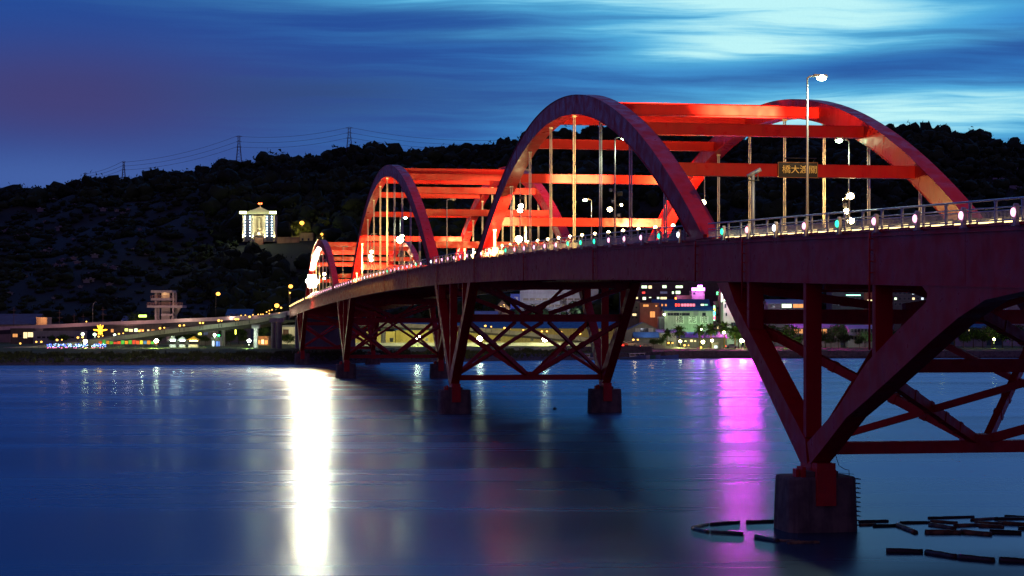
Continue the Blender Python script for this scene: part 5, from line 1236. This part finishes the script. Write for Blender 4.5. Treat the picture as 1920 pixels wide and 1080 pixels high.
for px, py, s_ in ((1842, 325, 1), (1852, 327, .8), (1861, 326, .9), (1868, 329, .7), (1885, 329, 1.6), (1893, 330, 1.2), (1880, 335, .9), (1890, 336, .9), (1903, 311, .9), (1912, 312, 1.4), (1908, 335, 1.3), (1915, 326, 1.1), (1918, 336, 1), (1866, 334, .6), (1878, 343, .9), (1899, 345, 1), (1900, 350, 1), (1910, 351, .9), (1872, 344, .7), (1800, 318, .7), (1817, 317, .6), (1885, 313, .6), (506, 310, .5), (529, 310, .5), (580, 301, .8)):
    o = h0 if first_ else h0.copy()
    if not first_: C.objects.link(o)
    first_ = False
    Y_ = onhill(px, py)-8; o.location = (Ux(px, Y_), Y_, Uz(py, Y_)-1.5); o.scale = (s_*.62, .7, s_*.42+.25); o.rotation_euler[2] = random.uniform(-.4, .4)
    if px < 700: o['label'] = 'tiny pale house near the crest of the left hill'; o['group'] = 'tiny houses near the left crest'
# pylons and cables
PY = [(160, 325, 343, 1560, 8, 'smallest and leftmost lattice pylon on the crest'), (232, 303, 336, 1540, 9, 'second lattice pylon from the left on the crest'), (448, 255, 302, 1520, 13, 'tall lattice pylon standing over the temple hill'), (655, 239, 284, 1500, 15, 'tallest lattice pylon, nearest the middle arch')]
tips = []
for px, yt, yb, Y_, wpx, lb in PY:
    zb_, zt_ = Uz(yb+8, Y_), Uz(yt, Y_); H_ = zt_-zb_; o = thing('pylon', lb, 'pylon', (Ux(px, Y_), Y_, zb_)); w0 = wpx*.42*Y_/F; w1 = wpx*.14*Y_/F
    b = MB(); lv = 9
    for i in range(lv):
        q0, q1 = i/lv, (i+1)/lv; a0, a1 = w0+(w1-w0)*min(1, q0*1.3), w0+(w1-w0)*min(1, q1*1.3)
        for sx, sy in ((-1, -1), (1, -1), (1, 1), (-1, 1)):
            b.beam((sx*a0, sy*a0, q0*H_), (sx*a1, sy*a1, q1*H_), .28, .28)
            b.beam((sx*a0, sy*a0, q0*H_), (-sy*a1 if sx*sy > 0 else sx*a1, sy*a1 if sx*sy > 0 else -sy*a1, q1*H_), .16, .16)
    b.build('lattice', mat('pylon_steel', (.16, .17, .22), .6, .3), o)
    tp = []
    for q, ww in ((.98, 1.0), (.80, .8), (.62, .9)):
        L = wpx*.5*ww*Y_/F; b = MB().beam((-L, 0, q*H_), (L, 0, q*H_), .3, .3).beam((-L, 0, q*H_), (0, 0, q*H_+.9), .18, .18).beam((L, 0, q*H_), (0, 0, q*H_+.9), .18, .18); b.build('crossarm', MATS['pylon_steel'], o); tp.append((Vector((Ux(px, Y_), Y_, zb_+q*H_)), L))
    tips.append(tp)
tips.append([(U(1010+i*0, 258+i*7, 1560), 2) for i in range(3)])
nm3 = ['upper', 'middle', 'lower']; sp4 = ['leftmost two pylons', 'second and third pylons', 'two tallest pylons', 'tallest pylon and the wooded crest']
for i in range(4):
    for j in range(3):
        A, B = tips[i][j][0], tips[i+1][j][0]; A = A+Vector((tips[i][j][1], 0, 0)); B = B-Vector((tips[i+1][j][1], 0, 0)); L = (B-A).length
        pts = [A.lerp(B, q/14)-Vector((0, 0, 4*L*.035*(q/14)*(1-q/14))) for q in range(15)]
        o = MB().tube(pts, .13, 4).build('power_cable', MATS['pylon_steel']); tag(o, '%s power cable between the %s' % (nm3[j], sp4[i]), 'cable')

# ------------------------------------------------------------------ trees, palms
def leafball(cx, cy, cz, r, n, s_, sq=.8):
    a = RNG.normal(size=(n, 3)); a /= np.linalg.norm(a, axis=1)[:, None]; c_ = a*(RNG.uniform(.45, 1.1, (n, 1)))*np.array([r, r, r*sq])+np.array([cx, cy, cz])
    return (c_[:, None, :]+RNG.normal(size=(n, 3, 3))*s_).reshape(-1, 3)
def tree_proto(h, r, seed):
    random.seed(seed); trunk = MB().tube([(0, 0, -.4), (.1, 0, h*.3), (0, .1, h*.6)], .22*h/8, 7, r2=.12*h/8); T = []
    for i in range(7):
        a = i*2.4; e = (math.cos(a)*r*.6, math.sin(a)*r*.6, h*(.55+.3*random.random())); trunk.tube([(0, 0, h*(.35+.04*i)), (e[0]*.5, e[1]*.5, h*.5), e], .09*h/8, 5, r2=.03)
        T.append(leafball(*e, r*random.uniform(.38, .6), 230, .22))
    T.append(leafball(0, 0, h*.85, r*.55, 260, .22)); T.append(leafball(0, 0, h*.6, r*.6, 200, .24))
    T = np.concatenate(T); return trunk, T
protos = []
for i, (h, r) in enumerate(((8, 4), (6.5, 3.4), (9.5, 4.2))):
    tr, T = tree_proto(h, r, 40+i); ob = numesh('crown', T, np.arange(len(T)).reshape(-1, 3), FOLT); tk = tr.build('trunk', mat('bark', (.07, .05, .035), .9)); protos.append((ob.data, tk.data, h)); bpy.data.objects.remove(ob); bpy.data.objects.remove(tk)
random.seed(99)
def tree(px, Y, h, label, group, g=None):
    cr, tk, h0_ = random.choice(protos); o = thing('tree', label, 'tree', (Ux(px, Y), Y, gz(px, Y) if g is None else g), random.uniform(0, 6), group); k_ = h/h0_; o.scale = (k_*random.uniform(.9, 1.25), k_*random.uniform(.9, 1.25), k_)
    for nm, me in (('crown', cr), ('trunk', tk)): c_ = bpy.data.objects.new(nm, me); C.objects.link(c_); c_.parent = o
for px, py in ((1385, 612), (1398, 622), (1423, 615), (1440, 610), (1452, 622), (1478, 610), (1497, 628), (1548, 622), (1558, 632), (1572, 606), (1582, 626), (1612, 632), (1622, 622), (1650, 618), (1665, 612), (1680, 622), (1700, 616), (1718, 608), (1735, 622), (1752, 612), (1775, 615), (1790, 606), (1806, 622), (1825, 614), (1843, 620), (1860, 608), (1880, 616), (1898, 610), (1915, 620), (1940, 612)):
    Y_ = random.uniform(702, 722); tree(px, Y_, Uz(py, Y_)-2.7, 'dark leafy tree in the right bank park', 'trees of the right bank park')
for px, py, Y_ in ((268, 585, 782), (283, 590, 785), (298, 636, 690), (345, 622, 680), (357, 625, 682), (372, 630, 680), (332, 628, 685), (385, 634, 680), (432, 640, 680), (455, 630, 690), (120, 628, 700), (98, 632, 700), (240, 634, 690), (425, 615, 720), (448, 612, 730), (490, 615, 730), (500, 628, 715)):
    tree(px, Y_, max(3.5, Uz(py, Y_)-4), 'dark tree between the market lights on the left bank', 'trees of the left bank', 4.0 if py > 600 else 3)
for px, py, Y_, lb in ((539, 628, 690, 'bushy green tree at the lit house left of the shore pier'), (660, 640, 690, 'small tree behind the third steel frame'), (1225, 637, 690, 'round bush behind the moored boats'), (1240, 634, 695, 'taller bush left of the first palm'), (1255, 640, 700, 'low bush under the first palm')):
    tree(px, Y_, Uz(py, Y_)-3.0, lb, None, 3.2)
def palm_proto():
    random.seed(5); tk = MB().tube([(0, 0, -.3), (.12, 0, 2.5), (0, 0, 5.4)], .26, 8, r2=.2); fr = MB()
    for i in range(38):
        a = i*2.399; el_ = random.uniform(-.5, 1.2); L = random.uniform(2.0, 2.7); prev = Vector((0, 0, 5.4)); d = Vector((math.cos(a)*math.cos(el_), math.sin(a)*math.cos(el_), math.sin(el_))); u = d.cross(Vector((0, 0, 1))).normalized()
        for q in range(4):
            nx_ = prev+d*(L/4); wd = (.12, .42, .5, .3)[q]; w2 = (.42, .5, .3, .03)[q]; fr.add([prev-u*wd, prev+u*wd, nx_+u*w2, nx_-u*w2], [(0, 1, 2, 3)])
            for z_ in (-1, 1): fr.add([nx_+u*z_*w2*.4, nx_+u*z_*(w2+.45)+Vector((0, 0, -.3)), nx_+u*z_*w2*.5+d*.35], [(0, 1, 2)])
            prev = nx_; d = (d+Vector((0, 0, -.24))).normalized()
    f_ = fr.build('crown', FOLT); t2 = tk.build('trunk', mat('palm_bark', (.16, .11, .05), .9)); r_ = (f_.data, t2.data); bpy.data.objects.remove(f_); bpy.data.objects.remove(t2); return r_
PF, PT_ = palm_proto()
for px, py, s_, lb in ((1251, 622, 1.0, 'first palm from the left before the green hall'), (1274, 617, 1.15, 'second palm, in front of the painted panels'), (1312, 616, 1.0, 'third palm with a lamp in its crown'), (1333, 614, 1.25, 'fourth palm, below the rainbow neon strip'), (1358, 611, 1.2, 'fifth palm, before the white balconied house'), (1378, 616, 1.2, 'palm nearest the raking steel leg')):
    Y_ = 708; o = thing('palm_tree', lb, 'palm', (Ux(px, Y_), Y_, 2.7), random.uniform(0, 6)); h = Uz(py+4, Y_)-2.7; o.scale = (s_, s_, h/5.4)
    for nm, me in (('crown', PF), ('trunk', PT_)): c_ = bpy.data.objects.new(nm, me); C.objects.link(c_); c_.parent = o
globe_lamp(1315, 617.5, 703, .28, emit('lamp_green_white', (.8, 1, .5), 30), 'tiny white lamp shining in the third palm', name='small_lamp')
kb = building('small lit kiosk on the promenade under the palms', 'kiosk', 1337, 1347, 646, 692, 4, wallmat('kiosk2', (.6, .6, .55)), wins=[(1339, 648, 1345, 653, COOLW)], name='kiosk')

# ------------------------------------------------------------------ parked cars on the right bank
for px, Y_, c_, lb in ((1166, 676, (.35, .03, .03), 'dark red car with glowing tail lamps on the quay road'), (1183, 678, (.3, .3, .32), 'silver car on the quay road right of the red car'), (1212, 680, (.45, .45, .48), 'pale car on the quay road above the boats'), (1372, 688, (.5, .5, .5), 'white car parked right of the kiosk'), (1428, 688, (.2, .2, .22), 'dark car parked behind the nearest raking leg')):
    o = thing('parked_car', lb, 'car', (Ux(px, Y_), Y_, 3.9 if px < 1200 else 3.0)); cm = mat('car_paint_%d' % px, c_, .25, .3)
    MB().prism([(-2.1, .3), (2.1, .3), (2.15, .8), (1.3, .95), (.7, 1.4), (-1.0, 1.42), (-1.7, .95), (-2.15, .85)], -.85, .85).build('body', cm, o)
    MB().prism([(.62, 1.36), (1.15, .98), (-1.5, .98), (-.95, 1.38)], -.86, .86).build('window', GLASSD, o)
    for sx in (-1.35, 1.35):
        for sy in (-.8, .8): MB().tube([(sx, sy-.12, .33), (sx, sy+.12, .33)], .33, 12).build('wheel', DARKM, o)
    for sy in (-.6, .6): MB().box(-2.2, -2.14, sy-.15, sy+.15, .65, .8).build('tail_lamp', emit('tail_lamp', (1, .03, .02), 14), o)
neon('long red glowing band on the quay road behind the boats', 1162, 1170, 646.5, 648.5, 672, emit('tail_band', (1, .03, .02), 5), cat='light')
light('quay_light', U(1190, 636, 672), 500, (1, .5, .2), None, .4)

# ------------------------------------------------------------------ moored boats
def boat(px, Y, L, col_, label, cabin=True, rz=0):
    o = thing('boat', label, 'boat', (Ux(px, Y), Y, 0), rz); b = MB(); n = 9; rings = []
    for i in range(n):
        q = i/(n-1); x = -L/2+L*q; w_ = 1.15*(math.sin(math.pi*min(1, .18+q*.82))**.6)*(1 if q < .95 else .15)+.03; sh = .75+.7*q**3
        rings.append([(x, -w_, sh), (x, -w_*.8, .1), (x, 0, -.35), (x, w_*.8, .1), (x, w_, sh), (x, w_*.86, sh-.02), (x, 0, sh-.35), (x, -w_*.86, sh-.02)])
    vs = [v for r_ in rings for v in r_]; m_ = 8; fs = [(i*m_+k_, i*m_+(k_+1) % m_, (i+1)*m_+(k_+1) % m_, (i+1)*m_+k_) for i in range(n-1) for k_ in range(m_)]+[tuple(range(m_-1, -1, -1)), tuple((n-1)*m_+k_ for k_ in range(m_))]
    b.add(vs, fs); b.build('hull', mat('hull_%s' % label.split()[0], col_, .4, var=.2, vscale=1), o)
    if cabin:
        MB().box(-L*.22, L*.02, -.7, .7, .45, 1.9).box(-L*.26, L*.06, -.85, .85, 1.9, 2.02).build('cabin', mat('cabin_white', (.5, .55, .62), .5), o); MB().box(-L*.2, 0, -.72, -.703, 1.2, 1.7).box(.002+L*.02, .02+L*.02, -.5, .5, 1.2, 1.7).build('window', GLASSD, o)
    MB().tube([(L*.12, 0, .5), (L*.12, 0, 3.0)], .04, 5).build('mast', DARKM, o); MB().box(-L/2-.3, -L/2, -.25, .25, .1, 1.3).build('outboard_motor', DARKM, o)
for a in ((1181, 631, 7, (.06, .10, .25), 'navy open boat with a white engine at the left of the moorings', False), (1190, 634, 7.5, (.10, .14, .3), 'slate coloured boat with a small white cabin', True), (1199, 637, 7, (.3, .35, .45), 'greyish boat moored in the middle of the cluster', True), (1208, 640, 7.5, (.04, .18, .10), 'greenish boat between the pale boat and the blue boat', True), (1216, 642, 8, (.12, .2, .42), 'medium blue boat lying behind the longest boat', False), (1236, 645, 13, (.08, .18, .5), 'longest bright blue fishing boat with a raised bow', False), (1105, 622, 6.5, (.3, .32, .4), 'lone pale boat under the far end of the second frame', True)): boat(*a)
for px, py, lb in ((1239, 677, 'tiny black buoy floating before the moored boats'), (1040, 768, 'small black buoy on open water right of the second pier')):
    Y_ = CH*F/(py-HY); o = thing('buoy', lb, 'buoy', (Ux(px, Y_), Y_, 0)); MB().sphere((0, 0, .08), .28, 12, 8, (1, 1, .8)).build('float', DARKM, o); MB().tube([(0, 0, .2), (0, 0, .5)], .04, 6).build('handle', DARKM, o)

# ------------------------------------------------------------------ floating logs
LOGM = mat('wet_log', (.32, .20, .07), .42, var=.8, vscale=3, bump=.8, dark=(.018, .014, .012)); LOGD = mat('black_wet_log', (.035, .028, .022), .35, var=.6, vscale=3, bump=.8); LOGE = mat('log_cut_end', (.09, .065, .035), .8, var=.5, vscale=5)
LG_ = [(1299, 988, 1327, 981, .12, 0), (1300, 989, 1328, 996, .13, 1), (1333, 981.5, 1386, 977.5, .13, 1), (1334, 996, 1393, 999.5, .14, 1), (1400, 977.5, 1452, 976, .14, 1), (1418, 1006, 1458, 1013, .16, 1), (1452, 1011.5, 1500, 1013, .10, 0), (1476, 1017, 1536, 1015.5, .13, 0),
       (1611, 977, 1665, 975.5, .13, 1), (1612, 983, 1641, 982, .12, 0), (1638, 985, 1690, 984, .14, 1), (1683, 984, 1717, 997.5, .19, 0), (1741, 970, 1826, 967.5, .12, 1), (1688, 979, 1742, 978, .13, 1), (1735, 997.5, 1802, 998, .2, 0), (1803, 997, 1858, 1001.5, .2, 0), (1856, 997, 1915, 999, .2, 1), (1745, 976, 1795, 979, .13, 0), (1745, 983, 1790, 990, .17, 0), (1790, 985, 1838, 983, .16, 0), (1836, 985, 1882, 987, .16, 0), (1822, 974, 1870, 970, .13, 0),
       (1828, 980, 1880, 982, .17, 0), (1866, 972, 1921, 971, .15, 1), (1872, 980, 1926, 983, .18, 0), (1884, 966, 1930, 968, .11, 1), (1910, 990, 1950, 992, .16, 1), (1662, 1033, 1730, 1034, .2, 1), (1738, 1035, 1792, 1043.5, .2, 1), (1798, 1044, 1863, 1050.5, .2, 1), (1874, 1050, 1935, 1053, .21, 1)]
where = ['short pale log at the left tip of the ring of logs', 'short dark log below the left tip of the ring', 'upper dark log of the left ring, second from its tip', 'lower dark log of the left ring', 'dark log running up to the pier from the left ring', 'thick black log touching the front left corner of the pier', 'thin olive log lying against the foot of the pier', 'olive log floating right in front of the pier foot',
         'dark log just right of the pier ladder', 'short brown log below the pier ladder', 'dark log second right of the pier', 'slanted brown log pointing towards the viewer', 'long thin dark log at the back right', 'dark log behind the slanted brown one', 'brown log, left one of the front row of three', 'brown log in the middle of the front row of three', 'dark log, right one of the front row of three', 'slim brown log behind the front row',
         'tilted brown log behind the left front log', 'brown log in the inner row, left', 'brown log in the inner row, right', 'pale topped log slanting up to the raft', 'thick brown log at the raft edge', 'dark log on the back of the raft at the frame edge', 'thick brown log in the raft at the frame edge', 'thin dark log farthest back at the frame edge', 'dark log cut by the frame edge beside the front row',
         'first black log of the lower chain of four', 'second black log of the lower chain of four', 'third black log of the lower chain of four', 'last black log of the lower chain, cut by the frame']
for (xa, ya, xb, yb, r_, dk_), lb in zip(LG_, where):
    Ya, Yb = CH*F/(ya+3-HY), CH*F/(yb+3-HY); A, B = Vector((Ux(xa, Ya), Ya, 0)), Vector((Ux(xb, Yb), Yb, 0)); mid = (A+B)/2; d = B-A; L = d.length
    o = thing('floating_log', lb, 'log', mid, math.atan2(d.y, d.x)); pts = [(-L/2+L*q/8, random.uniform(-.02, .02), r_*.25+random.uniform(-.012, .012)) for q in range(9)]
    b = MB().tube(pts, r_, 12, r2=r_*.86); b.build('bark', LOGD if dk_ else LOGM, o); MB().tube([(-L/2-.012, 0, r_*.25), (-L/2+.03, 0, r_*.25)], r_*.9, 12).tube([(L/2-.03, 0, r_*.25), (L/2+.012, 0, r_*.25)], r_*.8, 12).build('cut_end', LOGE, o)
